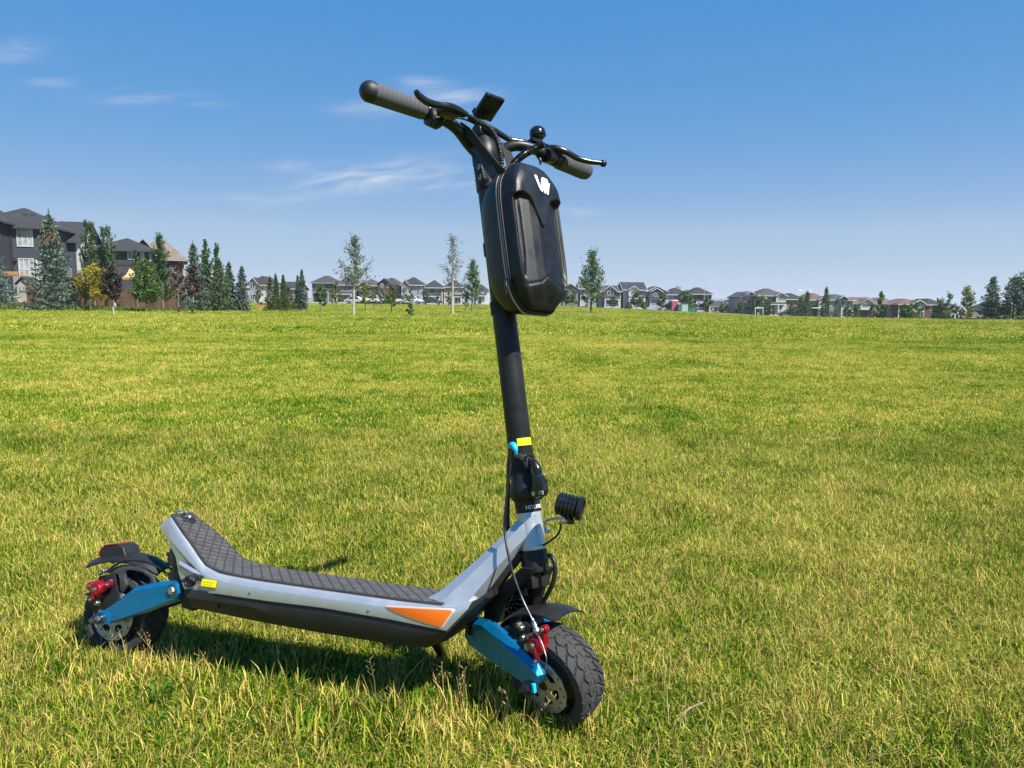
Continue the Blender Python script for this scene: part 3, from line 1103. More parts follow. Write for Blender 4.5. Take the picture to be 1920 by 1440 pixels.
def wheel(cen, ax, e1_, e2_, label, spin):
    """hub motor with tyre, rims and a drilled rotor on the near side (-ax)"""
    e1_, e2_ = e1_ * math.cos(spin) + e2_ * math.sin(spin), e2_ * math.cos(spin) - e1_ * math.sin(spin)
    w_ = mk('wheel', lathe(cen, ax, [(-.030, .020), (-.029, .045), (-.022, .052), (-.018, .060), (-.027, .0665), (-.031, .071), (-.031, .074), (.031, .074), (.031, .071), (.027, .0665), (.018, .060), (.022, .052), (.029, .045), (.030, .02)], 56),
            M_BRONZE, scooter, label=label)
    v, f = tyre_geo(cen, ax, e1_, e2_)
    ty = fastmesh('tyre', v, f, M_RUBBER, w_)
    ty.data.polygons.foreach_set('use_smooth', [True] * len(ty.data.polygons))
    ty.data.set_sharp_from_angle(angle=math.radians(45))
    place = lambda x, y, z: cen + ax * (-.0415 + z) + e1_ * x + e2_ * y
    holes = []
    for k in range(6):
        q = k * math.pi / 3
        s = [(.0255, q + .08), (.030, q - .02), (.041, q - .10), (.0425, q + .22), (.040, q + .52), (.034, q + .60), (.028, q + .44)]
        holes.append([(r * math.cos(t), r * math.sin(t)) for r, t in s])
    for k in range(18):
        q = k * math.pi / 9 + (.0 if k % 2 else .05)
        holes.append(circ((.0475 if k % 2 else .0535) * math.cos(q), (.0475 if k % 2 else .0535) * math.sin(q), .0026, 8))
    outer = [((.0595 + .0008 * math.cos(12 * t)) * math.cos(t), (.0595 + .0008 * math.cos(12 * t)) * math.sin(t)) for t in np.linspace(0, 2 * math.pi, 96, endpoint=False)]
    outline_plate('brake_disc', outer, holes + [circ(0, 0, .012, 20)], place, .0022, M_ROTOR, w_)
    mk('hub_cover', lathe(cen, -ax, [(.028, .024), (.036, .0225), (.0405, .0215), (.0405, .010)], 30), M_BRONZE, w_)
    for k in range(6):
        q = k * math.pi / 3 + .3
        bolt(cen - ax * .0425 + .0185 * (e1_ * math.cos(q) + e2_ * math.sin(q)), -ax, .0028, .003, parent=w_)
        q += .4
        bolt(cen - ax * .0215 + .0605 * (e1_ * math.cos(q) + e2_ * math.sin(q)), -ax, .0022, .003, parent=w_)
    return w_


fcp = T(FC[0], 0, FC[1])
w_ax, w_up = nrm(t_S + t_A * .30), nrm(t_A - t_S * .30)      # the fork flexes: the wheel leans a little more upright than the stem
wheel(fcp - t_S * .0415 + w_ax * .0415, w_ax, t_B, w_up, 'front wheel turned outward with drilled brake disc', .3)
rcp = B(0, 0, .105)
wheel(rcp, s_S, s_F, s_U, 'rear wheel under the tail light', .9)

# ---- swingarms ------------------------------------------------------------------------------------


def offset_in(pts, d):
    """polygon moved inward, edge by edge (d: one distance per edge i -> i+1)"""
    n = len(pts)
    P = [V(*p) for p in pts]
    ar = sum(P[i][0] * P[(i + 1) % n][1] - P[(i + 1) % n][0] * P[i][1] for i in range(n))
    sg = 1 if ar > 0 else -1
    L_ = []
    for i in range(n):
        e = nrm(P[(i + 1) % n] - P[i])
        nn_ = V(-e[1], e[0]) * sg
        L_.append((P[i] + nn_ * d[i], e))
    out = []
    for i in range(n):
        (p, e), (q, f) = L_[i - 1], L_[i]
        den = e[0] * f[1] - e[1] * f[0]
        if abs(den) < .15:
            out.append(tuple((p + q) / 2 + e * 0 if abs(den) < 1e-6 else q))
            continue
        t = ((q - p)[0] * f[1] - (q - p)[1] * f[0]) / den
        out.append(tuple(p + e * t))
    return out


def arm(pts, FR, b_in, b_mid, b_out, d):
    """anodised arm: straight flank, wide chamfer along its upper edge, flat outer face"""
    ins = offset_in(pts, d)
    return loft([[FR(p[0], b, p[1]) for p in q] for b, q in ((b_in, pts), (b_mid, pts), (b_out, ins))])


fa = [tq(*p, -.068) for p in [(873, 1192), (876, 1171), (891, 1159), (914, 1163), (1007, 1244), (1017, 1266), (1008, 1284), (983, 1281), (934, 1250), (884, 1212)]]
fd = [.005, .006, .010, .0135, .006, .004, .004, .006, .007, .006]
sw = mk('swingarm', arm(fa, T, -.054, -.066, -.077, fd), M_BLUE, scooter, smooth=0, bevel=.0014, label='front blue swingarm, near side')
mk('swingarm', arm(fa, T, .054, .066, .077, fd), M_BLUE, scooter, smooth=0, bevel=.0014, label='front blue swingarm, far side')
pv0 = T(*(lambda q: (q[0], -.0745, q[1]))(tq(886, 1179, -.072)))
mk('pivot_cap', lathe(pv0, -t_S, [(-.003, .0125), (.005, .0125), (.006, .010), (.004, .008)], 22), M_GLOSS, sw)
bolt(pv0 - t_S * .003, -t_S, .0055, .004, parent=sw, m=M_GLOSS)
mk('arm_bridge', tprism([tq(*p, 0) for p in [(940, 1176), (962, 1182), (975, 1212), (955, 1214), (930, 1190)]], -.054, .054), mat('cast_alloy', (.35, .35, .34), .5, .8, bump=.6, bscale=900, bdist=.001), sw, bevel=.002)
axp = T(FC[0] - .002, -.080, FC[1] + .004)
an = mk('axle_nut', [lathe(axp, -t_S, [(-.004, .0135), (.004, .0135), (.0045, .011), (.012, .0105), (.014, .007), (.014, .005), (.022, .005), (.023, .003)], 6),
                     lathe(axp, -t_S, [(-.004, .015), (.002, .015), (.003, .012)], 20)], M_GLOSS, sw)
mk('torque_washer', box(axp + t_B * .016 + t_A * .002, t_B * .004, t_S * .004, t_A * .009), M_CYAN, sw, bevel=.002)

ra_ = [bq(*p, -.070) for p in [(186, 1164), (188, 1149), (203, 1138), (252, 1101), (300, 1090.5), (331, 1089), (337, 1094), (341, 1117), (334, 1126), (275, 1149), (215, 1167), (196, 1170)]]
rd = [.003, .003, .006, .008, .009, .004, .003, .003, .006, .006, .004, .003]
rw = mk('swingarm', arm(ra_, B, -.054, -.066, -.076, rd), M_BLUE, scooter, smooth=0, bevel=.0014, label='rear blue swingarm, near side')
mk('swingarm', arm(ra_, B, .054, .066, .076, rd), M_BLUE, scooter, smooth=0, bevel=.0014, label='rear blue swingarm, far side')
rp = B(*(lambda q: (q[0], -.0755, q[1]))(bq(322.5, 1107, -.076)))
mk('pivot_recess', lathe(rp, -s_S, [(-.006, .0165), (.0015, .0165), (.0018, .013), (-.001, .0125)], 26), M_BLUE, rw)
mk('pivot_cap', lathe(rp, -s_S, [(-.004, .0122), (.0012, .0122), (.001, .008)], 24), M_GLOSS, rw)
mk('bolt', [lathe(rp, -s_S, [(0, .0095), (.005, .0095), (.0065, .008), (.0065, .0045), (.003, .004)], 6), lathe(rp, -s_S, [(0, .0105), (.0018, .0105)], 20)], M_STEEL, rw)
rax = B(0, -.077, .105)
mk('axle_nut', [lathe(rax, -s_S, [(-.006, .014), (.003, .014), (.004, .0115), (.012, .0115)], 24), lathe(rax, -s_S, [(.010, .0115), (.020, .0110), (.022, .008), (.021, .005)], 6),
                lathe(rax, -s_S, [(.018, .006), (.030, .006), (.031, .003)], 16)], mat('dark_steel', (.22, .22, .225), .35, 1.0, var=.2, vscale=90), rw)
mk('axle_plate', bprism([(-.012, .088), (.026, .094), (.024, .122), (-.010, .124)], -.078, -.0725), M_BLUE, rw, bevel=.002)
for u_, w_2 in ((.034, .137), (.058, .155)):
    bolt(B(u_, -.0745, w_2), -s_S, .0025, .002, parent=rw)


# ---- brake calipers -------------------------------------------------------------------------------
def caliper(P, ex, ey, ez, label, sc=1.12):
    """red two-piece caliper; ex along the body, ey up, ez outward (to the near side)"""
    q = lambda x, y, z: P + (ex * x + ey * y + ez * z) * sc
    body = [loft([[q(x, y, z) for x, y in pts] for z in (-.006, .006)] +
                 [[q(x * .8, y * .8, z) for x, y in pts] for z in (.011,)]) for pts in
            ([(-.022, -.014), (-.018, .010), (-.008, .020), (.012, .021), (.022, .010), (.024, -.008), (.012, -.018), (-.010, -.020)],)]
    body.append(lathe(q(.004, .002, .006), ez, [(0, .0165), (.009, .0165), (.012, .013), (.012, .006), (.010, .005)], 24))
    body.append(lathe(q(-.016, -.008, .002), ez, [(-.004, .010), (.010, .010), (.012, .008)], 18))
    body.append(box(q(.018, .020, .004), ex * .006, ey * .012, ez * .006))
    body.append(lathe(q(.020, .034, .004), ez, [(-.006, .008), (.006, .008)], 16))
    body.append(tube([q(.004, .002, .014), q(.012, -.014, .015), q(.014, -.024, .014)], [.006, .005, .0055], 10))
    c_ = mk('brake_caliper', body, M_RED, scooter, smooth=35, bevel=.001, label=label)
    for x, y, z, r in ((-.016, -.008, .012, .0055), (.014, -.024, .018, .0035), (.004, .002, .018, .005), (.020, .034, .010, .0035)):
        bolt(q(x, y, z), ez, r, .005, parent=c_)
    return c_, q


ct = T(*(lambda q: (q[0], -.060, q[1]))(tq(1009, 1207, -.060)))
cal, cq = caliper(ct, t_B * .92 + t_A * -.2, t_A * .92 + t_B * .2, -t_S, 'front red brake caliper')
br = [tq(*p, -.047) for p in [(960, 1180), (968, 1168), (985, 1165), (998, 1175), (990, 1190), (1004, 1230), (1014, 1262), (1000, 1262), (985, 1235), (970, 1210)]]
bk = mk('caliper_bracket', tprism(br, -.050, -.044), M_BLACK, scooter, bevel=.001)
for px, py, r in ((973, 1171, .006), (982, 1195, .0055), (1006, 1243, .006), (979, 1177, .005)):
    a_, c_ = tq(px, py, -.053)
    bolt(T(a_, -.050, c_), -t_S, r, .009, parent=bk)
ctr = B(*(lambda q: (q[0], -.060, q[1]))(bq(185, 1102, -.060)))
ce, cf = nrm(s_F * .78 - s_U * .62), nrm(s_U * .78 + s_F * .62)
cal2, cq2 = caliper(ctr, ce, cf, -s_S, 'rear red brake caliper', .92)
brk = [bq(*p, -.047) for p in [(165, 1130), (188, 1080), (215, 1075), (222, 1110), (226, 1135), (205, 1160), (185, 1160)]]
bk2 = mk('caliper_bracket', bprism(brk, -.050, -.044), M_BLACK, scooter, bevel=.001)
for px, py, r in ((197, 1070, .005), (208, 1091, .0055), (184, 1130, .006), (166, 1114, .004), (190, 1074, .004)):
    u_, w_2 = bq(px, py, -.056)
    bolt(B(u_, -.054, w_2), -s_S, r, .010, parent=bk2)


# ---- fenders, tail light --------------------------------------------------------------------------
def sheet(path, half, FR, thick=.003, crown=.007):
    """curved mudguard: path of (long, up) points, crowned across"""
    rg_ = []
    P = smooth_path([V(*p, 0) for p in path], 5)
    for i, p in enumerate(P):
        d = nrm(P[min(i + 1, len(P) - 1)] - P[max(i - 1, 0)])
        n_ = V(-d[1], d[0], 0)
        hw = np.interp(i / (len(P) - 1), np.linspace(0, 1, len(half)), half)
        top = [(x * hw, p + n_ * crown * (1 - x * x)) for x in np.linspace(-1, 1, 9)]
        bot = [(x, q - n_ * thick) for x, q in reversed(top)]
        rg_.append([FR(q[0], x, q[1]) for x, q in top + bot])
    return loft(rg_)


fpath = [tq(*p, 0) for p in [(957, 1178), (968, 1160), (990, 1147), (1020, 1142), (1048, 1147), (1069, 1157)]]
fend = mk('fender', sheet(fpath, [.036, .043, .045, .045, .045, .043], T, crown=.012), M_PLASTIC, scooter, smooth=40, label='black front fender')
mk('fender_stay', tprism([tq(*p, -.03) for p in [(958, 1165), (970, 1155), (985, 1152), (978, 1170), (985, 1195), (972, 1200), (962, 1185)]], -.036, .036), M_BLACK, fend, bevel=.002)
rpath = [bq(*p, 0) for p in [(186, 1058), (200, 1053), (226, 1047), (256, 1048), (286, 1057), (311, 1074)]]
rf = mk('fender', sheet(rpath, [.040, .042, .042, .042, .036, .026], B, crown=.016, thick=.005), M_PLASTIC, scooter, smooth=40, label='black rear fender with kicked up tip')
ip = [bq(*p, -.040) for p in [(200, 1072), (214, 1064), (232, 1059), (256, 1060), (274, 1068), (287, 1079), (292, 1092), (262, 1096), (286, 1092), (284, 1082), (272, 1073), (252, 1068), (243, 1068), (238, 1072), (236, 1085), (240, 1096), (233, 1110), (228, 1104), (228, 1085), (224, 1075), (212, 1076)]]
mk('fender_bracket', tprism.__globals__['bprism'](ip, -.046, -.036), mat('worn_grey_plastic', (.045, .045, .046), .6, var=.3, vscale=40), rf, bevel=.001)
tl = [bq(*p, 0) for p in [(203, 1047), (205, 1030), (214, 1021), (238, 1018.5), (246, 1024), (252, 1046)]]
tlo = mk('tail_light', bprism(tl, -.026, .026), M_PLASTIC, scooter, bevel=.004, seg=3)
tr_ = [bq(*p, 0) for p in [(200.5, 1040), (202, 1030), (212, 1019), (236, 1016.5), (237, 1018.5), (214, 1021), (205, 1030), (203, 1041)]]
mk('lens', bprism(tr_, -.0265, .0265), M_TAIL, tlo, bevel=.001)

# ---- stem, folding latch --------------------------------------------------------------------------
stem = mk('stem', lathe(T(-.006, 0, 0), t_A, [(.165, .0255), (.168, .0262), (.92, .0252), (.935, .0240)], 40), M_BLACK, scooter)
lat = mk('folding_collar', [lathe(T(-.004, 0, 0), t_A, [(.093, .0262), (.096, .0268), (.116, .0268), (.124, .033), (.138, .0345), (.150, .033), (.158, .029), (.172, .029), (.178, .0275), (.212, .0270)], 36),
                            box(T(-.036, -.004, .135), t_B * .014, t_S * .012, t_A * .009),
                            sphere(T(-.047, -.004, .135), .010, 14, 8)], M_BLACK, scooter, smooth=40, bevel=.0015)
lv = [T(*(lambda q: (q[0], -.012, q[1]))(tq(*p, -.012))) for p in [(990, 862), (1000, 868), (1007, 880), (1010, 893), (1016, 905), (1018, 920), (1012, 932)]]
mk('latch_lever', tube(lv, [.006, .009, .0095, .008, .010, .0095, .006], 10), M_GLOSS, lat)
hook = [tq(*p, -.022) for p in [(1003, 889), (1013, 891), (1021, 902), (1023, 920), (1020, 930), (1006, 934), (1000, 925), (1003, 905)]]
mk('latch_hook', tprism(hook, -.030, -.012), M_GLOSS, lat, bevel=.002)
bolt(T(*(lambda q: (q[0], -.030, q[1]))(tq(1000.5, 926, -.03))), -t_S + t_B * .2, .004, .003, parent=lat)
mk('latch_button', box(T(*(lambda q: (q[0], -.031, q[1]))(tq(1015, 924, -.03))), t_B * .006, t_S * .002, t_A * .004), mat('grey_plastic', (.2, .2, .21), .5), lat, bevel=.001)
mk('velcro_strap', [lathe(T(-.006, 0, 0), t_A, [(.172, .0275), (.174, .0292), (.200, .0292), (.202, .0275)], 30),
                    tube([T(.004, -.028, .212), T(.020, -.022, .205), T(.026, -.014, .185)], [.006, .009, .008], 8)], M_WEB, lat)
mk('strap_hook', tube([T(*(lambda q: (q[0], -.028, q[1]))(tq(*p, -.028))) for p in [(986, 866), (985, 858), (992, 854), (1000, 858)]], .0022, 8), M_GLOSS, lat)
# white serial print on the collar, wrapped round the tube


def wrap(ang0, c0, r, tilt=0.0):
    def f(x, y):
        t = ang0 + x / r
        return T(-.004, 0, c0 + y) + r * (-t_S * math.cos(t) + t_B * math.sin(t))
    return f


txt('HD21003', None, V(1, 0, 0), V(0, 1, 0), .042, M_WHITE, lat, bold=.012, bend=wrap(.62, .1005, .0272))
lw = .034
f_ = wrap(.55, .232, .0268)
sk_, sf_ = [], []
for i in range(9):
    for yy in (0, .0155):
        sk_.append(f_(lw * i / 8, yy))
    if i:
        sf_.append((2 * i - 2, 2 * i, 2 * i + 1, 2 * i - 1))
y2 = mk('sticker', (sk_, sf_), M_YELLOW, stem, smooth=60, label='yellow sticker round the stem')
for k, (t_, wd) in enumerate((('WARNING  Please keep', .028), ('the folding lock tight', .028), ('when riding', .012))):
    txt(t_, None, V(1, 0, 0), V(0, 1, 0), wd, M_PRINT, y2, bend=wrap(.62, .2432 - .0045 * k, .0271))

# ---- bag-free upper stem: clamp plate with two bolts, bar -----------------------------------------
cpl = [tq(*p, -.026) for p in [(884, 268), (893, 276), (905, 300), (912, 335), (906, 352), (897, 345), (893, 318), (890, 290)]]
clp = mk('stem_clamp', [tprism(cpl, -.034, -.018), lathe(T(-.006, 0, 0), t_A, [(.80, .0262), (.803, .0285), (.832, .0285), (.835, .0262)], 30)], M_BLACK, scooter, bevel=.002)
for px, py in ((897.5, 312.5), (900.5, 331.5)):
    a_, c_ = tq(px, py, -.035)
    bolt(T(a_, -.034, c_), -t_S - t_B * .15, .0052, .003, parent=clp)
    mk('bolt_hole', lathe(T(a_, -.0365, c_), -t_S - t_B * .15, [(0, .0028), (.0012, .0028)], 12), M_BLACK, clp)


def tpt(px, py, b):
    a_, c_ = tq(px, py, b)
    return T(a_, b, c_)


gL0, gL1 = tpt(688, 170, -.300), tpt(795, 208, -.165)
gR1, gR0 = tpt(1046, 300, .165), tpt(1100, 321, .285)
bar = mk('handlebar', [tube([gL0 + (gL1 - gL0) * .15, gL1, tpt(835, 226, -.125), tpt(858, 243, -.095), tpt(880, 272, -.055), T(-.006, -.02, .885), T(-.004, .02, .885), tpt(960, 274, .055), tpt(1000, 279, .10), gR1, gR0 - (gR0 - gR1) * .1], .0125, 16, 8),
                       lathe(T(-.006, 0, 0), t_A, [(.86, .026), (.865, .030), (.905, .030), (.91, .026), (.935, .024), (.95, .018), (.953, .01)], 30)], M_BLACK, scooter, smooth=45)
mk('crossbar', tube([tpt(955, 262, .05), tpt(985, 267, .085), tpt(1013, 276, .125)], .006, 10), M_GLOSS, bar)


def grip(outer, inner, label, cap, g0):
    d = nrm(inner - outer)
    l = np.linalg.norm(inner - outer)
    pr = [(.012, g0 - .0003)]
    for k in range(11):
        t = .014 + (l - .016) * k / 11
        r = g0 - .0022 * k / 11
        pr += [(t, r), (t + (l - .016) / 11 - .0014, r - .0001), (t + (l - .016) / 11 - .0007, r - .0010)]
    pr += [(l, g0 - .004)]
    g_ = mk('grip', lathe(outer, d, pr, 26), M_GRIP, bar, smooth=50, label=label)
    mk('grip_end', lathe(outer, d, [(-.013, .004), (-.011, .012), (-.006, .0175), (.002, .0212), (.013, .0211)] if cap else [(-.001, .012), (.001, .0185), (.004, .0212), (.012, .0220)], 26), M_PLASTIC if cap else M_GRIP, bar)
    mk('grip_clamp', lathe(inner, d, [(-.002, .0168), (.004, .0172), (.005, .0178), (.009, .0178), (.010, .0168), (.013, .0160), (.014, .0174), (.0175, .0174), (.018, .0150), (.045, .0150)], 24), M_GLOSS, bar)
    return g_


grip(gL0, gL1, 'grip with black end, nearer the camera', True, .0208)
grip(gR0, gR1, 'far grip behind the bag', False, .0222)
mk('grip_band', lathe(gL1, nrm(gL1 - gL0), [(.0135, .0170), (.0140, .0180), (.0170, .0180), (.0175, .0170)], 24), M_GRIP, bar)

# brake levers with their perches
lvn = [tpt(*p, b) for p, b in [((780, 171), -.235), ((786, 180), -.225), ((803, 192), -.205), ((823, 197.5), -.180), ((845, 201), -.150), ((862, 208), -.125), ((876, 215), -.105)]]
mk('brake_lever', tube(lvn, [.0055, .0072, .0078, .0070, .0085, .0078, .0050], 12), M_GLOSS, bar, label='brake lever by the nearer grip')
mk('lever_perch', [box(tpt(840, 212, -.145), nrm(gL1 - gL0) * .020, t_A * .007, t_B * .012), tube([tpt(826, 222, -.14), tpt(845, 213, -.135), tpt(872, 216, -.105)], [.009, .009, .005], 10)], M_GLOSS, bar, bevel=.002)
mk('thumb_control', [lathe(tpt(812, 222, -.150), nrm(gL1 - gL0), [(-.014, .010), (-.012, .018), (.012, .020), (.016, .014)], 20),
                     lathe(tpt(818, 226, -.150), -t_A + t_B * .3, [(0, .012), (.012, .011), (.014, .007)], 16)], M_PLASTIC, bar)
lvf = [tpt(*p, b) for p, b in [((1024, 276), .125), ((1040, 278), .14), ((1060, 284), .16), ((1083, 297), .19), ((1105, 303), .215), ((1122, 305), .235), ((1131, 306.5), .245)]]
mk('brake_lever', [tube(lvf, [.005, .008, .0075, .0068, .0062, .0056, .0050], 12), sphere(lvf[-1], .0085, 14, 10)], M_GLOSS, bar, label='brake lever by the far grip')
mk('lever_perch', [tube([tpt(1018, 284, .12), tpt(1036, 281, .14), tpt(1052, 285, .155)], [.009, .011, .007], 10)], M_GLOSS, bar)
mk('throttle', [lathe(tpt(1028, 291, .14), nrm(gR0 - gR1), [(-.016, .010), (-.013, .019), (.010, .0195), (.014, .015), (.026, .0155)], 22),
                tube([tpt(1008, 291, .115), tpt(1013, 300, .115), tpt(1013, 309, .115)], [.005, .004, .002], 8)], M_PLASTIC, bar)
# bell
bl = tpt(1010, 266, .115)
mk('bell', [lathe(bl, t_A, [(-.004, .008), (.004, .009), (.008, .014), (.012, .0155), (.0125, .0185), (.020, .019), (.028, .0175), (.034, .012), (.037, .004)], 26),
            box(bl - t_A * .002 - t_S * .012, t_S * .014, t_B * .008, t_A * .004)], M_GLOSS, bar)
# display on its arm
d0 = tpt(885, 214, -.03)
dx, dy = t_S * .052, nrm(t_A * .027 + t_B * .052) * .060
dn = nrm(np.cross(dx, dy))
disp = mk('display', box(d0 + dx / 2 + dy / 2 + dn * .004, dx / 2, dy / 2, dn * .0055), M_GLOSS, bar, bevel=.003, seg=3)
mk('display_mount', [box(d0 + dx * .62 + dy * .14 - dn * .010, dx * .30, dy * .14, dn * .009), box(d0 + dx * .55 + dy * .02 - dn * .020 - t_A * .006, dx * .22, dy * .10, dn * .012),
                     lathe(T(0.0, -.01, .935), t_S, [(-.016, .014), (-.014, .016), (.014, .016), (.016, .014)], 18)], M_PLASTIC, disp, bevel=.002)
mk('display_lip', box(d0 + dx * .62 + dy * .26 - dn * .006, dx * .32, dy * .015, dn * .006), mat('grey_plastic', (.2, .2, .21), .5), disp, bevel=.001)


# ---- cables ---------------------------------------------------------------------------------------
def spiral_tube(pts, r, turns):
    P = smooth_path(pts, 24)
    n = len(P)
    rr_ = [r * (1 + .22 * (1 if (i * turns / n) % 1 < .62 else -1)) for i in range(n)]
    return tube(P, rr_, 10, 1)


cab = mk('cable_wrap', spiral_tube([tpt(880, 220, -.09), tpt(898, 229, -.06), tpt(915, 238, -.04), tpt(930, 258, -.035), tpt(938, 285, -.035), tpt(941, 318, -.035)], .0050, 34), M_PLASTIC, scooter, label='spiral cable wrap in front of the stem')
mk('cable_wrap', spiral_tube([tpt(906, 232, -.02), tpt(925, 243, .0), tpt(942, 254, .03), tpt(960, 265, .055)], .0055, 22), M_PLASTIC, scooter, label='spiral cable wrap towards the bell')
mk('cable_wrap', spiral_tube([tpt(1020, 270, .08), tpt(1005, 278, .07), tpt(985, 288, .04), tpt(968, 302, .02), tpt(953, 322, .0)], .0072, 22), M_GLOSS, scooter, label='ringed cable arc above the bag')
mk('cable', tube([tpt(824, 224, -.14), tpt(838, 223, -.13), tpt(860, 221, -.11), tpt(882, 228, -.08), tpt(896, 236, -.05)], .0022, 8), M_GLOSS, scooter, label='thin cable below the near brake lever')
mk('cable', tube([tpt(872, 213, -.105), tpt(890, 224, -.08), tpt(905, 236, -.05)], .0030, 8), M_GLOSS, scooter, label='brake cable from the near lever')
mk('cable', tube([tpt(1014, 276, .11), tpt(1017, 268, .11), tpt(1024, 271, .12), tpt(1036, 276, .14)], .0020, 8), M_GLOSS, scooter, label='small cable loop beside the bell')
mk('cable', tube([tpt(961, 842, -.034), tpt(958, 870, -.036), tpt(953, 905, -.045), tpt(948, 950, -.055), tpt(946, 990, -.062), tpt(951, 1030, -.07), tpt(962, 1075, -.073), tpt(978, 1120, -.073), tpt(992, 1150, -.072), tpt(1000, 1166, -.071)], .0026, 8), M_GLOSS, scooter, label='front brake cable hanging beside the stem')
mk('cable', tube([tpt(958, 828, -.012), tpt(955, 860, -.012), tpt(953, 900, -.014), tpt(952, 940, -.014), tpt(952, 985, -.012), tpt(955, 1010, -.008)], .0048, 10), M_PLASTIC, scooter, label='thick cable bundle behind the stem')
ca_ = mk('cable_adjuster', lathe(tpt(999, 1162, -.071), nrm(tpt(1006, 1182, -.072) - tpt(999, 1162, -.071)), [(-.002, .0030), (.004, .0036), (.006, .005), (.016, .005), (.018, .007), (.024, .007), (.026, .004), (.030, .004)], 14), M_STEEL, scooter)
mk('brake_wire', tube([tpt(1004, 1182, -.073), tpt(1015, 1203, -.076), tpt(1021, 1221, -.078), tpt(1025, 1238, -.078), tpt(1022, 1262, -.074)], .0011, 6), M_STEEL, scooter)
mk('cable_tie', tube([tpt(957, 836, -.030), tpt(962, 835, -.036), tpt(966, 842, -.038), tpt(967.5, 852, -.036)], [.006, .0075, .006, .003], 10), M_CYAN, scooter)
mk('cable', tube([tpt(1028, 1040, 0), tpt(1038, 1050, 0), tpt(1041, 1070, 0), tpt(1036, 1095, 0), tpt(1026, 1115, 0), tpt(1014, 1137, 0)], .0048, 10), M_PLASTIC, scooter, label='thick motor cable looping ahead of the fork')
mk('cable', tube([bpt(312, 1075, -.03), bpt(290, 1060, -.045), bpt(265, 1052, -.05), bpt(235, 1052, -.05), bpt(215, 1060, -.052), bpt(200, 1072, -.056)], .0026, 8), M_GLOSS, scooter, label='rear brake cable over the wheel')

# ---- headlamp -------------------------------------------------------------------------------------
l0, l1 = tpt(1042, 946, -.0), tpt(1093, 951, -.0)
ld = nrm(s_F - s_U * .16 + s_S * .06)
lc = (l0 + l1) / 2
prof = [(-.026, .010), (-.025, .0185)]
for k in range(5):
    t = -.022 + k * .0078
    prof += [(t, .0188), (t + .0005, .0232), (t + .0052, .0232), (t + .0057, .0188)]
prof += [(.0175, .0215), (.018, .0242), (.028, .0242), (.028, .0215), (.020, .0205)]
lamp = mk('headlamp', lathe(lc, ld, prof, 32), M_GLOSS, scooter, smooth=35)
mk('lamp_reflector', lathe(lc, ld, [(.0205, .0204), (.012, .012), (.008, .005)], 26), M_CHROME, lamp)
mk('lens', lathe(lc, ld, [(.020, .0204), (.0222, .0170), (.0235, .010), (.024, .002)], 26), M_GLASS, lamp)
mk('lamp_foot', box(lc - t_A * .026 - ld * .006, ld * .008, t_S * .006, t_A * .010), M_GLOSS, lamp, bevel=.001)
mk('lamp_bracket', tube([tpt(1023, 996, -.01), tpt(1021, 985, -.01), tpt(1024, 977, -.01), tpt(1035, 973, -.008), tpt(1050, 971, -.008), tpt(1060, 975, -.008)], .0028, 8), M_STEEL, lamp)
mk('bracket_hook', tube([tpt(1022, 992, -.012), tpt(1025, 997, -.012), tpt(1031, 995, -.012)], .0030, 8), M_STEEL, lamp)
mk('bolt', [lathe(tpt(1057, 975.5, -.012), -t_S, [(-.004, .008), (.004, .008), (.005, .006)], 20), lathe(tpt(1057, 975.5, -.012), -t_S, [(.004, .0045), (.008, .0045)], 6)], M_STEEL, lamp)
mk('cable', tube([tpt(1050, 978, 0), tpt(1051, 990, 0), tpt(1045, 1003, 0), tpt(1028, 1017, 0), tpt(1018, 1022, 0)], .0022, 8), M_GLOSS, lamp)

# ---- kickstand ------------------------------------------------------------------------------------
mk('kickstand', [tube([B(.80, .02, .16), B(.787, .09, .118), B(.773, .15, .086), B(.757, .22, .048)], [.012, .0115, .011, .010], 10), box(B(.80, .02, .165), s_F * .015, s_S * .02, s_U * .012)], M_BLACK, scooter)

# ------------------------------------------------------------------ storage bag hanging on the stem
BAGC = .655
bag = thing('storage_bag', 'black hard shell storage bag with white emblem hung on the scooter stem', 'bag', T(.04, 0, .52))


def bag_outline(n=220, hw=.0735, lo=.498, hi=.817, rb=.045, cut=.03):
    """rounded shield: chamfered top corners, rounder bottom"""
    raw = [(-hw * .48, hi), (hw * .48, hi), (hw * .90, hi - .045), (hw, hi - .085), (hw, lo + .075), (hw * .86, lo + .030), (hw * .52, lo), (-hw * .52, lo), (-hw * .86, lo + .030), (-hw, lo + .075), (-hw, hi - .085), (-hw * .90, hi - .045)]
    P = [V(*p) for p in raw]
    out = []
    m_ = len(P)
    for i in range(m_):
        p, a, b = P[i], P[i - 1], P[(i + 1) % m_]
        d0_, d1_ = (a - p), (b - p)
        k = .30
        s0, s1 = p + d0_ * k, p + d1_ * k
        for t in np.linspace(0, 1, 7):
            out.append((1 - t) ** 2 * s0 + 2 * t * (1 - t) * p + t * t * s1)
        e = P[(i + 1) % m_] + (p - P[(i + 1) % m_]) * k
        for t in np.linspace(0, 1, 6)[1:-1]:
            out.append(s1 + (e - s1) * t)
    O_ = np.array(out)
    seg_ = np.concatenate([[0], np.cumsum(np.linalg.norm(np.roll(O_, -1, 0) - O_, axis=1))])
    t = np.linspace(0, seg_[-1], n, endpoint=False)
    W = np.vstack([O_, O_[:1]])
    return np.stack([np.interp(t, seg_, W[:, 0]), np.interp(t, seg_, W[:, 1])], -1)


def sstep(e0, e1_, x):
    t = np.clip((x - e0) / (e1_ - e0), 0, 1)
    return t * t * (3 - 2 * t)


OUT = bag_outline()


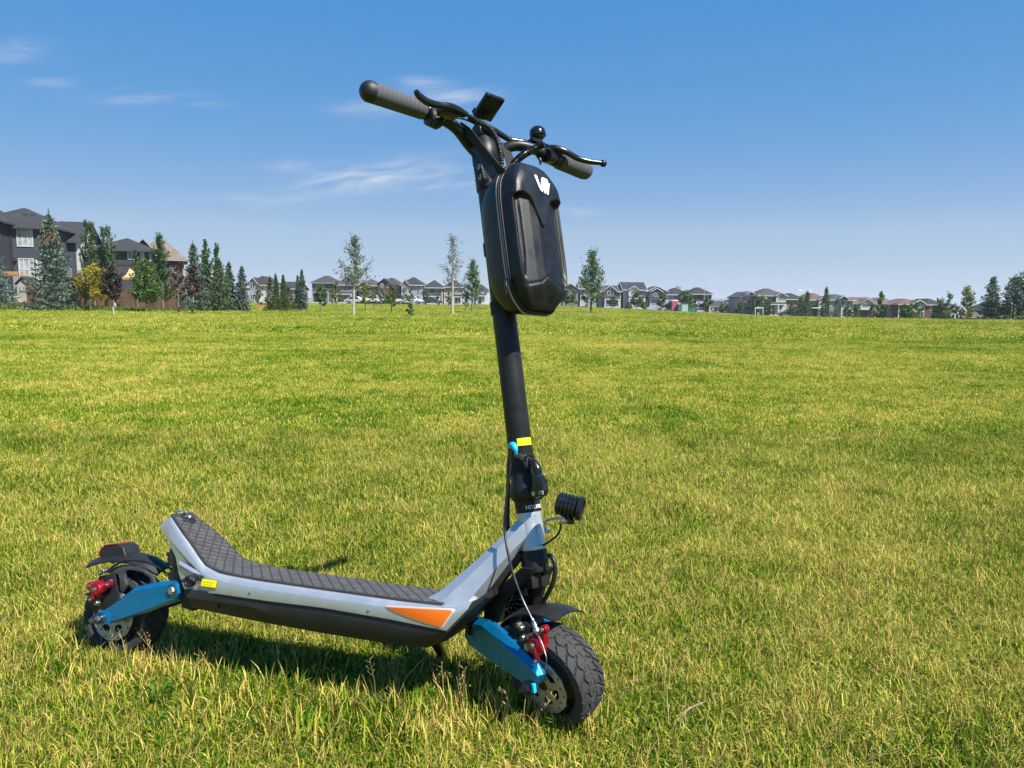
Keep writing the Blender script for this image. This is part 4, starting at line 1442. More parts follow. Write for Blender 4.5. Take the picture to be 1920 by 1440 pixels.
def shell(name, a0, depth, front, m):
    ks = np.concatenate([np.linspace(1, .80, 22), np.linspace(.79, .04, 70)])
    cen = V(0, BAGC + .004)
    vs_, nr = [], len(OUT)
    hoodmask = []
    for k in ks:
        q = cen + (OUT - cen) * k
        edge = 1 - k
        b, c = q[:, 0], q[:, 1]
        if front:
            prof_ = np.interp(edge, [0, .010, .03, .07, .12, .16, .20, .40, 1], [0, .52, .76, .88, .945, .98, .995, 1.0, 1.0])
            h = depth * prof_
            ab = np.abs(b)
            # hood with a pointed tongue in the middle
            cut = np.interp(ab, [0, .006, .022, .030, .048, .08], [.668, .674, .716, .728, .735, .728])
            hood = sstep(-.0025, .0025, c - cut)
            h = h + hood * .0085 * np.minimum(1, prof_ * 1.1)
            # upper part falls back toward the top
            h = h - sstep(.755, .84, c) * .014
            # facets of the lower panel and the tapering bottom
            fac = np.interp(ab, [0, .012, .014, .030, .046, .055, .08], [.0035, .0035, .0030, .0005, -.0045, -.008, -.016])
            h = h + (1 - hood) * fac * sstep(.05, .2, edge)
            low = np.interp(ab, [0, .02, .05], [.566, .552, .546])
            h = h - sstep(0, .045, low - c) * .016
            h = h - (np.abs(c - low) < .003) * .0015
            groove = np.exp(-((ab - (.060 - .008 * sstep(.52, .62, c))) / .0016) ** 2) * sstep(.545, .57, c) * (1 - sstep(.70, .73, c))
            h = h - groove * .003
            a = a0 + h
        else:
            prof_ = np.sqrt(np.clip(1 - (1 - np.clip(edge / .30, 0, 1)) ** 2.4, 0, 1))
            h = depth * prof_
            # long shallow relief on the back half
            h = h - .004 * sstep(.0, .02, edge - .10 - .10 * np.sin((c - .49) / .34 * 3.0)) * (c < .76)
            a = a0 - h
        vs_.append(np.stack([a, b, c], -1))
        if front:
            hoodmask.append(hood > .5)
    A_ = np.concatenate(vs_)
    P = t_Q + A_[:, :1] * t_B + A_[:, 1:2] * t_S + A_[:, 2:] * t_A
    nk = len(ks)
    i, j = np.meshgrid(np.arange(nk - 1), np.arange(nr), indexing='ij')
    jj = (j + 1) % nr
    f = np.stack([i * nr + j, i * nr + jj, (i + 1) * nr + jj, (i + 1) * nr + j], -1).reshape(-1, 4)
    faces = [tuple(q) for q in f.tolist()] + [tuple((nk - 1) * nr + q for q in range(nr))]
    fm = None
    mats_ = [m]
    if front:
        hm = np.array(hoodmask)[:-1].ravel()
        fm = np.concatenate([hm.astype(int), [0]]).tolist()
        mats_ = [m, M_SHELLTOP]
    return mk(name, (P, faces), mats_, bag, smooth=50, fmat=fm)


ZA = .093
shell('front_shell', ZA + .004, .037, True, M_SHELL)
shell('back_shell', ZA - .004, .070, False, M_SHELLTOP)
cenz = V(0, BAGC + .004)
zip_ = mk('zip', tube([T(ZA, *(cenz + (q - cenz) * 1.0)) for q in np.vstack([OUT, OUT[:1]])], .0042, 8, 1, False), M_WEB, bag)
mk('zip_piping', tube([T(ZA - .0046, *(cenz + (q - cenz) * 1.012)) for q in np.vstack([OUT, OUT[:1]])], .0027, 6, 1, False), M_ZIPGREY, zip_)
mk('zip_piping', tube([T(ZA + .0050, *(cenz + (q - cenz) * 1.007)) for q in np.vstack([OUT, OUT[:1]])], .0018, 6, 1, False), M_PLASTIC, zip_)

# white emblem on the hood: one letter-like stroke and two slanted bars
LOGO = [[(412, 195), (440, 176), (480, 190), (525, 235), (548, 300), (600, 450), (655, 600), (700, 740), (715, 640), (722, 480), (730, 350), (745, 305), (775, 300), (880, 345), (960, 385), (1005, 425), (1000, 440), (900, 420), (868, 425), (850, 480), (835, 640), (825, 800), (808, 905), (775, 942), (735, 920), (680, 850), (620, 720), (560, 570), (490, 400), (430, 260)],
        [(890, 475), (905, 450), (935, 448), (1000, 475), (1038, 505), (1000, 545), (980, 620), (965, 800), (955, 960), (935, 1022), (905, 1026), (840, 978), (862, 930), (868, 800), (875, 620)],
        [(1020, 600), (1032, 572), (1065, 570), (1103, 590), (1085, 650), (1072, 800), (1060, 980), (1050, 1068), (1022, 1082), (975, 1050), (988, 1000), (992, 850), (1002, 700)]]


def hood_a(b, c):
    h = .037 + .0085 - float(sstep(.755, .84, np.array(c))) * .014
    return ZA + .004 + h


lg = []
for poly in LOGO:
    pts = []
    for x, y in poly:
        px, py = 985 + x / 24, 320 + y / 24
        a_ = .155
        for _ in range(4):
            b_, c_ = tf(px, py, a_)
            a_ = hood_a(b_, c_) + .0012
        pts.append((a_, b_, c_))
    top = [T(a_, b_, c_) for a_, b_, c_ in pts]
    lg.append(loft([[p - t_B * .002 for p in top], top]))
mk('emblem', lg, M_WHITE, bag, smooth=0)


def strap(name, pts, w, side, m, label=None):
    P = smooth_path(pts, 6)
    rg_ = []
    for i, p in enumerate(P):
        d = nrm(P[min(i + 1, len(P) - 1)] - P[max(i - 1, 0)])
        s_ = nrm(side - d * (side @ d))
        n_ = np.cross(d, s_)
        rg_.append([p - s_ * w / 2 - n_ * .001, p + s_ * w / 2 - n_ * .001, p + s_ * w / 2 + n_ * .001, p - s_ * w / 2 + n_ * .001])
    return mk(name, loft(rg_), m, bag, smooth=40, label=label)


strap('strap', [tpt(862, 236, -.085), tpt(880, 250, -.08), tpt(905, 282, -.072), tpt(930, 312, -.062), tpt(945, 325, -.055)], .019, t_B, M_WEB, 'strap over the near half of the bar')
strap('strap', [tpt(943, 268, .035), tpt(950, 285, .035), tpt(958, 305, .035), tpt(962, 320, .035)], .030, t_S, M_WEB, 'strap over the middle of the bar')
strap('strap', [tpt(882, 262, -.060), tpt(893, 280, -.062), tpt(912, 306, -.064), tpt(928, 330, -.062)], .022, t_B, M_GLOSS, 'smooth strap under the webbing')
for c_ in (.535, .668):
    mk('stem_strap', lathe(T(-.006, 0, 0), t_A, [(c_ - .014, .0255), (c_ - .013, .0285), (c_ + .013, .0285), (c_ + .014, .0255)], 30), M_WEB, bag)

zp_ = T(ZA, *(cenz + (V(-.0735, .56) - cenz) * 1.01))
mk('zip_pull', [box(zp_ - t_S * .004, t_B * .006, t_S * .003, t_A * .005), tube([zp_ - t_S * .006, zp_ - t_S * .008 - t_A * .012, zp_ - t_S * .007 - t_A * .030], [.0025, .0035, .003], 8)], M_GLOSS, zip_)
for px, py in ((468, 1112), (690, 1146)):
    bolt(bpt(px, py, -.0942), -s_S, .0026, .0016, parent=deck)
# ------------------------------------------------------------------ trees
M_BARK = mat('grey_bark', (.16, .13, .10), .9, var=.3, vscale=4)
M_BIRCH = mat('pale_bark', (.40, .365, .30), .85, var=.25, vscale=6)
LEAF = {
    'green': leaf_mat('leaf_green', (.018, .055, .008), (.125, .225, .030)),
    'dark': leaf_mat('leaf_dark_green', (.018, .05, .012), (.11, .195, .05)),
    'aspen': leaf_mat('leaf_aspen', (.040, .090, .024), (.16, .25, .10), .3, .42),
    'grey': leaf_mat('leaf_grey_green', (.055, .085, .040), (.16, .20, .11), .3),
    'lime': leaf_mat('leaf_yellow_green', (.075, .120, .012), (.22, .26, .030)),
    'gold': leaf_mat('leaf_golden', (.20, .22, .010), (.46, .43, .022), .35, .55, (.36, .22, .02)),
    'purple': leaf_mat('leaf_purple_brown', (.020, .013, .014), (.060, .036, .030), .2),
    'rust': leaf_mat('leaf_rusty', (.045, .022, .016), (.11, .055, .038), .25),
    'blue_spruce': leaf_mat('needle_blue_green', (.028, .055, .038), (.20, .27, .20), .12, .6),
    'spruce': leaf_mat('needle_green', (.020, .045, .014), (.14, .22, .08), .12, .6),
    'olive_spruce': leaf_mat('needle_olive', (.035, .045, .010), (.14, .14, .030), .15, .6),
    'cone': leaf_mat('spruce_cones', (.10, .055, .025), (.24, .14, .07), .05, .8),
}


def leaf_quads(P, r, size, aspect=.55, droop=0.0, along=None):
    """one small folded diamond per point, turned at random"""
    n = len(P)
    t1 = r.normal(size=(n, 3))
    if along is not None:
        t1 = along + .45 * t1
    t1[:, 2] -= droop
    t1 /= np.linalg.norm(t1, axis=1)[:, None] + 1e-9
    t2 = np.cross(t1, r.normal(size=(n, 3)))
    t2 /= np.linalg.norm(t2, axis=1)[:, None] + 1e-9
    s = size * r.uniform(.6, 1.3, n)[:, None]
    v = np.stack([P - t1 * s, P + t2 * s * aspect, P + t1 * s, P - t2 * s * aspect], 1).reshape(-1, 3)
    return v, np.arange(4 * n).reshape(-1, 4)


PROF = {
    'aspen': lambda t: np.interp(t, [0, .08, .25, .5, .75, .92, 1], [.35, .8, 1, .86, .55, .22, .03]),
    'column': lambda t: np.interp(t, [0, .1, .4, .7, .9, 1], [.45, .8, 1, .85, .5, .08]),
    'round': lambda t: np.interp(t, [0, .12, .4, .7, .9, 1], [.45, .85, 1, .85, .5, .12]),
    'loose': lambda t: np.interp(t, [0, .1, .3, .55, .75, .9, 1], [.35, .8, 1, .70, .34, .16, .05]),
    'shrub': lambda t: np.interp(t, [0, .1, .45, .8, 1], [.75, .95, 1, .7, .2]),
}


def broadleaf(p, h, hw, base, shape, leaves, n, leafmat, bark, seed, root, tr=None, up=.75):
    """trunk with limbs up into the crown; leaves in clumps along the limbs, with gaps between"""
    r = np.random.default_rng(seed)
    tr = tr or max(.035, h * .013)
    lean = r.normal(0, .02, 2)
    top = p + V(lean[0] * h, lean[1] * h, h)
    tp = [p + (top - p) * t + V(*(r.normal(0, .012 * h, 2) * t * (1 - t) * 2), 0) for t in np.linspace(0, 1, 7)]
    tp[0] = p - V(0, 0, .15)
    geo = [tube(tp, [tr * 1.5, tr * 1.1, tr * .95, tr * .75, tr * .5, tr * .3, tr * .1], 7, 3)]
    trunk = lambda t: np.array([np.interp(t, np.linspace(0, 1, 7), [q[i] for q in tp]) for i in range(3)])
    C_, D_ = [], []
    nl = max(10, int(n / 90))
    prof_ = PROF[shape]
    for k in range(nl):
        t0 = base + (1 - base) * (k + r.uniform(0, .8)) / nl * .93
        a = k * 2.4 + r.uniform(-.5, .5)
        t1 = min(1.0, t0 + up * (1 - base) * r.uniform(.12, .30))
        rad = hw * float(prof_(np.clip((t1 - base) / (1 - base), 0, 1))) * r.uniform(.62, 1.08)
        s = trunk(t0)
        e = trunk(t1) + V(math.cos(a), math.sin(a), 0) * rad
        m_ = (s + e) / 2 + V(math.cos(a), math.sin(a), 0) * rad * .12 - V(0, 0, .03 * h)
        if tr * (1 - t0) > .006:
            geo.append(tube([s, m_, e], [tr * .45 * (1.1 - t0), tr * .25 * (1.1 - t0), .006], 5, 2))
        nn_ = int(n / nl * (.5 + rad / hw))
        q = r.beta(2.0, 1.1, nn_)[:, None]
        pts = (1 - q) ** 2 * s + 2 * q * (1 - q) * m_ + q * q * e
        nc = 5                                                 # sub-clumps hanging off the limb
        cl = r.normal(0, hw * .17, (nc, 3)) * V(1, 1, .9)
        pts = pts + cl[r.integers(0, nc, nn_)] * q + r.normal(0, hw * .075, (nn_, 3))
        C_.append(pts)
    C_ = np.concatenate(C_)
    C_ = C_[C_[:, 2] > p[2] + base * h * .6]
    mk('trunk', geo, bark, root, smooth=60)
    v, f = leaf_quads(C_, r, leaves, .6, .15)
    fastmesh('crown', v, f, leafmat, root)


def conifer(p, h, hw, seed, root, leafmat, dens=1.0, base=.005, cones=False, power=.80, tip=.16):
    """whorls of branches, drooping low down and lifted near the leader, each a spray of needle tufts"""
    r = np.random.default_rng(seed)
    mk('trunk', tube([p - V(0, 0, .1), p + V(0, 0, h * .5), p + V(0, 0, h * .985)], [h * .02, h * .012, .008], 7, 3), M_BARK, root, smooth=60)
    P_, A_, S_ = [], [], []
    nw = int(30 + h * 4.0)
    for k in range(nw):
        t = base + (1 - base) * ((k + r.uniform(0, .5)) / nw)
        if t > 1 - tip * .35:
            continue
        rad = hw * (1 - t) ** power * r.uniform(.66, 1.16) + .02 * hw
        nb = int(r.integers(6, 10))
        a0 = r.uniform(0, 6.28)
        for b in range(nb):
            a = a0 + b * 6.283 / nb + r.normal(0, .12)
            d = V(math.cos(a), math.sin(a), 0)
            L_ = rad * r.uniform(.6, 1.18)
            droop = np.interp(t, [0, .5, 1], [-.20, -.02, .55])
            m_ = int(max(8, dens * L_ / hw * 30))
            q = np.sqrt(r.uniform(.02, 1, m_))
            z = droop * q * L_ + .16 * L_ * q ** 3
            side = r.normal(0, 1, m_) * .22 * L_ * (1.15 - q)
            pts = p + V(0, 0, t * h) + d * (q * L_)[:, None] + V(-d[1], d[0], 0) * side[:, None]
            pts[:, 2] += z + r.normal(0, .012 * h, m_) * .5
            P_.append(pts)
            al = d + V(-d[1], d[0], 0) * np.sign(side)[:, None] * .7
            A_.append(al * .9)
            S_.append(np.full(m_, 1.0))
    # leader
    m_ = 26
    z = r.uniform(1 - tip, 1.0, m_)
    P_.append(p + np.stack([r.normal(0, .010 * hw, m_) + r.normal(0, .3 * hw, m_) * (1 - z) * .9, r.normal(0, .3 * hw, m_) * (1 - z) * .9, z * h], -1))
    A_.append(np.tile(V(0, 0, 1.2), (m_, 1)))
    P_, A_ = np.concatenate(P_), np.concatenate(A_)
    v, f = leaf_quads(P_, r, .036 * h ** .6 * (.8 if h < 3 else 1) * 1.15, .34, .05, A_)
    fastmesh('crown', v, f, leafmat, root)
    if cones:
        m_ = 420
        z = r.uniform(.66, .84, m_)
        a = r.uniform(0, 6.28, m_)
        q = hw * (1.02 - z) * r.uniform(.3, 1.1, m_) * 1.15
        v, f = leaf_quads(p + np.stack([q * np.cos(a), q * np.sin(a), z * h - r.uniform(0, .05, m_) * h], -1), r, .09, .4, 1.5)
        fastmesh('cone_cluster', v, f, LEAF['cone'], root, kind='stuff')


TREES = []


def tree(kind, px, base_py, top_py, hw_px, leafkey, label, Y=None, group=None, cat='tree', n=2600, base=.22, shape=None, bark=None, leaf=None, **kw):
    if Y is None:
        g = ground_at(px, base_py, 140)
        Y = g[1]
    p = at(px, base_py, Y)
    p = V(p[0], Y, float(ter(p[0], Y)))
    h = at(px, top_py, Y)[2] - p[2]
    hw = hw_px * Y / F_PX * (1.10 if kind not in ('spruce', 'shrub') else 1.10)
    n = int(n * 1.1)
    seed = int(px * 7 + base_py)
    name = {'spruce': 'spruce_tree', 'shrub': 'shrub'}.get(kind, {'aspen': 'aspen_tree', 'column': 'columnar_aspen', 'loose': 'birch_tree'}.get(kind, 'broadleaf_tree'))
    root = thing(name, label, cat, p, group)
    if kind == 'spruce':
        conifer(p, h, hw, seed, root, LEAF[leafkey], **kw)
    else:
        lf = leaf or max(.045, .026 * Y ** .25 * (hw ** .35) * 1.15)
        broadleaf(p, h, hw, base, shape or kind, lf, n, LEAF[leafkey], bark or M_BARK, seed, root, **kw)
    TREES.append((root, p, h))
    return root


G_A, G_S, G_P, G_H, G_R = ('columnar aspens beside the dark blue houses', 'spruces along the left edge of the park', 'young trees planted on the lawn',
                           'small trees in front of the far houses', 'spruces in front of the right-hand houses')
# left side
tree('spruce', -6, 588, 468, 42, 'blue_spruce', 'blue spruce cut by the left edge of the picture', Y=56, group=G_S)
tree('spruce', 101, 583, 392, 50, 'blue_spruce', 'tallest blue spruce, cones near its tip, in front of the dark blue house', Y=55, group=G_S, cones=True, dens=1.15, power=1.0, tip=.20)
tree('column', 159, 575, 411, 11, 'dark', 'dark columnar aspen in front of the white gable, first of the row', Y=64, group=G_A, n=2600, base=.08)
tree('column', 177, 575, 416, 12, 'dark', 'dark columnar aspen just behind the golden tree', Y=63, group=G_A, n=2600, base=.08)
tree('column', 199, 578, 428, 11, 'dark', 'dark columnar aspen above the purple leaved tree, on its left', Y=60, group=G_A, n=2600, base=.1)
tree('column', 216, 580, 424, 13, 'dark', 'dark columnar aspen with pale trunk above the purple leaved tree, on its right', Y=59, group=G_A, n=2600, base=.1, bark=M_BIRCH)
tree('round', 175, 579, 499, 27, 'gold', 'golden yellow leaved tree beside the big blue spruce', Y=55, n=2200, base=.22)
tree('round', 213, 592, 500, 16, 'purple', 'purple brown leaved tree on the lawn in front of columnar aspens', n=2000, base=.30, bark=M_BIRCH, group=G_P)
tree('round', 275, 579, 488, 24, 'green', 'bushy green tree in front of the tan canopy yard', Y=54, n=2800, base=.16, bark=M_BARK)
tree('column', 258, 566, 470, 8, 'green', 'slim green tree rising behind the bushy green tree', Y=64, n=1500, base=.1)
tree('aspen', 306, 578, 440, 19, 'dark', 'tall dark green poplar in front of the brown roofed house', Y=60, n=3600, base=.12)
tree('round', 335, 588, 494, 14, 'rust', 'sparse reddish brown tree, left of two on the lawn', n=900, base=.25, bark=M_BARK, group=G_P)
tree('round', 363, 589, 500, 16, 'rust', 'reddish brown tree with green suckers at its foot', n=1300, base=.30, bark=M_BIRCH, group=G_P)
tree('shrub', 363, 589.5, 566, 5, 'green', 'green suckers growing at the foot of the reddish brown tree', n=300, base=.02, cat='shrub')
tree('spruce', 366, 577, 452, 26, 'blue_spruce', 'pale blue spruce hiding the corner of the brown roofed house', Y=62, group=G_S, dens=.9)
tree('column', 388, 560, 451, 12, 'dark', 'feathery poplar behind the spruces, left of two', Y=78, n=2400, base=.1, leaf=.11)
tree('column', 408, 560, 457, 9, 'dark', 'feathery poplar behind the spruces, right of two', Y=80, n=2000, base=.1, leaf=.11)
tree('spruce', 412, 578, 482, 27, 'spruce', 'wide dark green spruce below the two feathery poplars', Y=60, group=G_S, power=.75)
tree('spruce', 431, 577, 490, 20, 'spruce', 'narrower green spruce leaning on the wide dark spruce', Y=63, group=G_S)
tree('spruce', 341, 578, 545, 14, 'blue_spruce', 'low blue spruce at the end of the fence', Y=60, group=G_S)
tree('spruce', 455, 576, 497, 18, 'blue_spruce', 'blue green spruce standing alone left of the white far house', Y=62, group=G_S, power=.75)
tree('round', 484, 574, 540, 9, 'grey', 'small grey green tree in front of the white far house', Y=75, n=700, base=.2)
tree('spruce', 507, 574, 517, 13, 'olive_spruce', 'olive spruce, slimmer neighbour of the olive bush', Y=64, group=G_S)
tree('spruce', 518, 573, 512, 10, 'spruce', 'slim spruce top showing between the two olive ones', Y=68, group=G_S)
tree('spruce', 532, 572, 513, 10, 'spruce', 'slim spruce rising behind the olive bush', Y=69, group=G_S)
tree('spruce', 541, 574, 536, 17, 'olive_spruce', 'broad low olive spruce bush at the lawn edge', Y=64, group=G_S, power=.6)
tree('spruce', 559, 570, 514, 9, 'blue_spruce', 'blue spruce, shorter twin at the end of the row', Y=72, group=G_S)
tree('spruce', 567, 571, 503, 12, 'blue_spruce', 'blue spruce, taller twin at the end of the row', Y=71, group=G_S)
# middle
tree('round', 601, 578, 534, 11, 'green', 'small round green tree left of the tall loose birch', n=1100, base=.25, group=G_P, Y=62)
tree('round', 630, 576, 528, 9, 'lime', 'small yellow green tree beside the tall loose birch', n=800, base=.3, group=G_P, Y=68)
tree('loose', 662, 593, 444, 34, 'grey', 'tall loose grey green birch with a pale trunk', n=2000, base=.30, bark=M_BIRCH, group=G_P, up=1.1, leaf=.062)
tree('round', 685, 577, 531, 11, 'lime', 'yellow green young tree in front of the white pickup', n=900, base=.28, group=G_P, Y=68)
tree('round', 701, 575, 538, 6, 'lime', 'thin yellow green sapling left of the red brown house', n=400, base=.35, group=G_P, Y=75)
tree('round', 716, 571, 540, 8, 'green', 'bushy green tree in front of the red brown house', n=700, base=.2, group=G_H, Y=110)
tree('round', 734, 578, 536, 12, 'green', 'small spreading tree below the red brown house', n=1000, base=.22, group=G_P, Y=65)
tree('round', 769, 574, 540, 7, 'lime', 'narrow yellow green sapling behind the lawn shrub', n=500, base=.35, group=G_P, Y=74)
tree('shrub', 769, 592.5, 569, 7.5, 'green', 'lone bushy green shrub on the lawn between the two birches', n=420, base=.03, cat='shrub')
tree('round', 757, 568, 540, 8, 'dark', 'dark tree beside the house with the white trimmed gable', Y=125, n=500, base=.2, group=G_H)
tree('round', 799, 569, 541, 10, 'dark', 'dark leafy tree in front of the pyramid roofed house', Y=120, n=700, base=.2, group=G_H)
tree('round', 821, 569, 543, 6, 'green', 'slim green tree at the corner of the pyramid roofed house', Y=118, n=400, base=.2, group=G_H)
tree('loose', 848, 590, 440, 24, 'grey', 'tallest thin birch with sparse leaves left of the stem', n=1150, base=.24, bark=M_BIRCH, group=G_P, up=1.3, leaf=.062)
tree('round', 841, 571, 546, 7, 'green', 'green tree behind the foot of the thin birch', Y=115, n=400, base=.2, group=G_H)
tree('round', 872, 580, 545, 7, 'green', 'small green tree between the thin birch and the dense aspen', n=420, base=.25, group=G_P, Y=72)
tree('aspen', 885, 581, 487, 17, 'aspen', 'dense light green aspen just left of the scooter stem', n=2400, base=.2, group=G_P, Y=70)
tree('aspen', 1108, 585, 470, 22, 'aspen', 'large dense aspen right of the storage bag', n=3800, base=.14, group=G_P, Y=76)
# in front of the houses to the right
for px, b, t, hw, key, lab in [
        (1061, 572, 546, 9, 'dark', 'dark tree before the house at the right edge of the bag, left of two'),
        (1075, 573, 546, 8, 'dark', 'dark tree before the house at the right edge of the bag, right of two'),
        (1147, 575, 554, 8, 'dark', 'small dark tree by the porch of the grey gabled house'),
        (1179, 577, 567, 6, 'lime', 'little lime bush left of the tree by the tall pale house'),
        (1193, 578, 548, 9, 'green', 'green tree in front of the tall pale house'),
        (1207, 578, 567, 7, 'lime', 'round lime bush right of the tree by the tall pale house'),
        (1215, 577, 548, 4, 'dark', 'narrow dark tree between the tall pale house and the blue gabled one'),
        (1240, 582, 549, 9, 'dark', 'dark green tree at the corner of the blue gabled house'),
        (1257, 581, 566, 8, 'green', 'low green bush left of the pink booth'),
        (1289, 580, 549, 14, 'green', 'broad green tree behind the green utility boxes'),
        (1326, 582, 556, 11, 'dark', 'dark green tree in front of the black fronted house'),
        (1353, 588, 571, 6, 'dark', 'small dark tree at the low townhouses, left of three'),
        (1365, 587, 569, 5, 'green', 'small green tree at the low townhouses, middle of three'),
        (1387, 590, 569, 8, 'dark', 'small dark tree at the low townhouses, right of three'),
        (1425, 588, 555, 14, 'aspen', 'light green tree beside the lilac gable wall'),
        (1440, 592, 565, 7, 'dark', 'dark tree right of the goal frame'),
        (1484, 592, 566, 7, 'green', 'green tree against the pinkish brick wall'),
        (1588, 594, 571, 7, 'green', 'green tree between the spruces and the grey dormer house'),
        (1603, 597, 571, 8, 'dark', 'dark tree in front of the garage'),
        (1634, 595, 572, 7, 'rust', 'brownish tree right of the garage'),
        (1719, 598, 568, 12, 'green', 'loose green tree before the red brown roofed house'),
        (1762, 601, 560, 13, 'green', 'spreading grey green tree, left of the pair near the white columns'),
        (1777, 602, 551, 12, 'aspen', 'spreading grey green tree, right of the pair near the white columns')]:
    tree('round', px, b, t, hw, key, lab, Y=(150 if px < 1330 else 140), n=750 if hw > 8 else 400, base=.16, group=G_H, leaf=.20 if hw > 8 else .17, cat='tree' if 'bush' not in lab else 'bush')
for px, b, t, hw, lab in [(1500, 594, 556, 17, 'wide dark spruce, first of the right-hand spruces'), (1512, 593, 545, 13, 'taller dark spruce leaning on the wide first one'),
                          (1547, 595, 536, 13, 'tallest slim spruce in front of the brown roofed house'), (1567, 596, 560, 11, 'short dark spruce right of the tallest slim one')]:
    tree('spruce', px, b, t, hw, 'spruce', lab, Y=105, group=G_R, dens=.8)
tree('round', 1650, 601, 547, 10, 'green', 'pointed green tree with a feathery tip near the right-hand houses', Y=95, n=1000, base=.04, shape='aspen', leaf=.12)
tree('shrub', 1698, 603, 572, 16, 'green', 'bright green rounded shrub at the far lawn edge', Y=90, n=1200, base=.03, cat='shrub', leaf=.12)
tree('round', 1812, 603, 537, 16, 'lime', 'pale yellow green tree left of the right-hand blue spruce', Y=88, n=1200, base=.14, leaf=.11)
tree('spruce', 1857, 604, 516, 21, 'spruce', 'dark spruce with layered branches near the right edge', Y=84, group=G_R, power=.65)
tree('spruce', 1898, 606, 515, 30, 'spruce', 'big dark spruce at the right edge', Y=82, group=G_R, power=.6, dens=1.3)
tree('round', 1926, 606, 482, 26, 'dark', 'big dark leafed tree cut by the right edge of the picture', Y=80, n=3000, base=.1, leaf=.11)
# long weeds along the left fence
def weeds():
    r = np.random.default_rng(77)
    n = 5200
    px = r.uniform(-40, 355, n)
    Y = r.uniform(54, 61, n)
    x = (px - 960) * Y / F_PX
    hh = r.uniform(.12, .62, n) * np.interp(px, [-40, 110, 260, 355], [1.25, 1.0, .6, .45])
    P = np.stack([x, Y, ter(x, Y)], -1)
    lean = r.normal(0, .18, (n, 2)) * hh[:, None]
    top = P + np.stack([lean[:, 0], lean[:, 1], hh], -1)
    w = np.stack([r.uniform(.012, .035, n), r.normal(0, .01, n), np.zeros(n)], -1)
    mid_ = (P + top) / 2 + np.stack([lean[:, 0] * -.15, np.zeros(n), np.zeros(n)], -1)
    v = np.stack([P, mid_ - w, top, mid_ + w], 1).reshape(-1, 3)
    o = fastmesh('long_grass', v, np.arange(4 * n).reshape(-1, 4), LEAF['lime'], kind='stuff')
    o['label'] = 'unmown long grass and weeds along the left fence'
weeds()
# ------------------------------------------------------------------ houses


def lined(name, rgb, pitch, strength=.5, rough=.8, var=.1, shade=.8, axis=2):
    """lap siding or shingle courses: narrow shadowed line at every pitch, as bump alone"""
    if name in _mats:
        return _mats[name]
    m = mat(name, rgb, rough, 0, var, 1.2)
    N, L = m.node_tree.nodes, m.node_tree.links
    p = N['Principled BSDF']
    tc = [n for n in N if n.type == 'TEX_COORD'][0]
    sp = N.new('ShaderNodeSeparateXYZ')
    L.new(tc.outputs['Object'], sp.inputs[0])
    d = N.new('ShaderNodeMath')
    d.operation = 'DIVIDE'
    L.new(sp.outputs[axis], d.inputs[0])
    d.inputs[1].default_value = pitch
    f = N.new('ShaderNodeMath')
    f.operation = 'FRACT'
    L.new(d.outputs[0], f.inputs[0])
    b = N.new('ShaderNodeBump')
    b.inputs['Strength'].default_value = strength
    b.inputs['Distance'].default_value = pitch * .12
    L.new(f.outputs[0], b.inputs['Height'])
    b.invert = True
    L.new(b.outputs[0], p.inputs['Normal'])
    return m


W_ = {k: lined('siding_' + k, c, .19) for k, c in dict(navy=(.040, .049, .066), navy_in_shade=(.020, .024, .034), slate=(.038, .039, .048), brown=(.06, .047, .04), white=(.46, .47, .48), bluegrey=(.24, .28, .33), grey=(.17, .17, .165),
                                                      greybrown=(.15, .135, .115), taupe=(.22, .20, .17), lilac=(.30, .29, .33), darkgrey=(.075, .075, .08), redbrown=(.16, .07, .05), brick=(.22, .13, .105), cream=(.38, .35, .30), black=(.035, .034, .036),
                                                      sage=(.16, .17, .155), paleblue=(.31, .345, .40), maroon=(.10, .045, .045)).items()}
RF_ = {k: lined('shingles_' + k, c, .16, .35, .95, .25) for k, c in dict(charcoal=(.026, .026, .030), grey=(.055, .054, .057), brown=(.11, .086, .07), tan=(.15, .12, .095), rust=(.115, .068, .056), dark=(.04, .04, .046)).items()}
M_TRIM = mat('white_trim', (.50, .50, .50), .6, var=.05, vscale=3)
M_TRIMG = mat('grey_trim', (.30, .29, .27), .7)
M_TRIMD = mat('dark_trim', (.03, .03, .033), .6)
M_PANE = mat('window_glass', (.045, .055, .065), .08, spec=.7)
M_PANEL = mat('window_with_blinds', (.33, .35, .36), .25, var=.35, vscale=2.5)
M_DOOR = mat('house_door', (.05, .045, .045), .5)
M_STEP = mat('concrete_step', (.42, .40, .37), .9)
M_WOODF = mat('fence_wood', (.14, .075, .045), .85, var=.35, vscale=1.3)
M_WOODO = mat('orange_stained_wood', (.46, .22, .085), .8, var=.25, vscale=2)
M_WOODG = mat('weathered_wood', (.24, .19, .145), .9, var=.3, vscale=1.5)


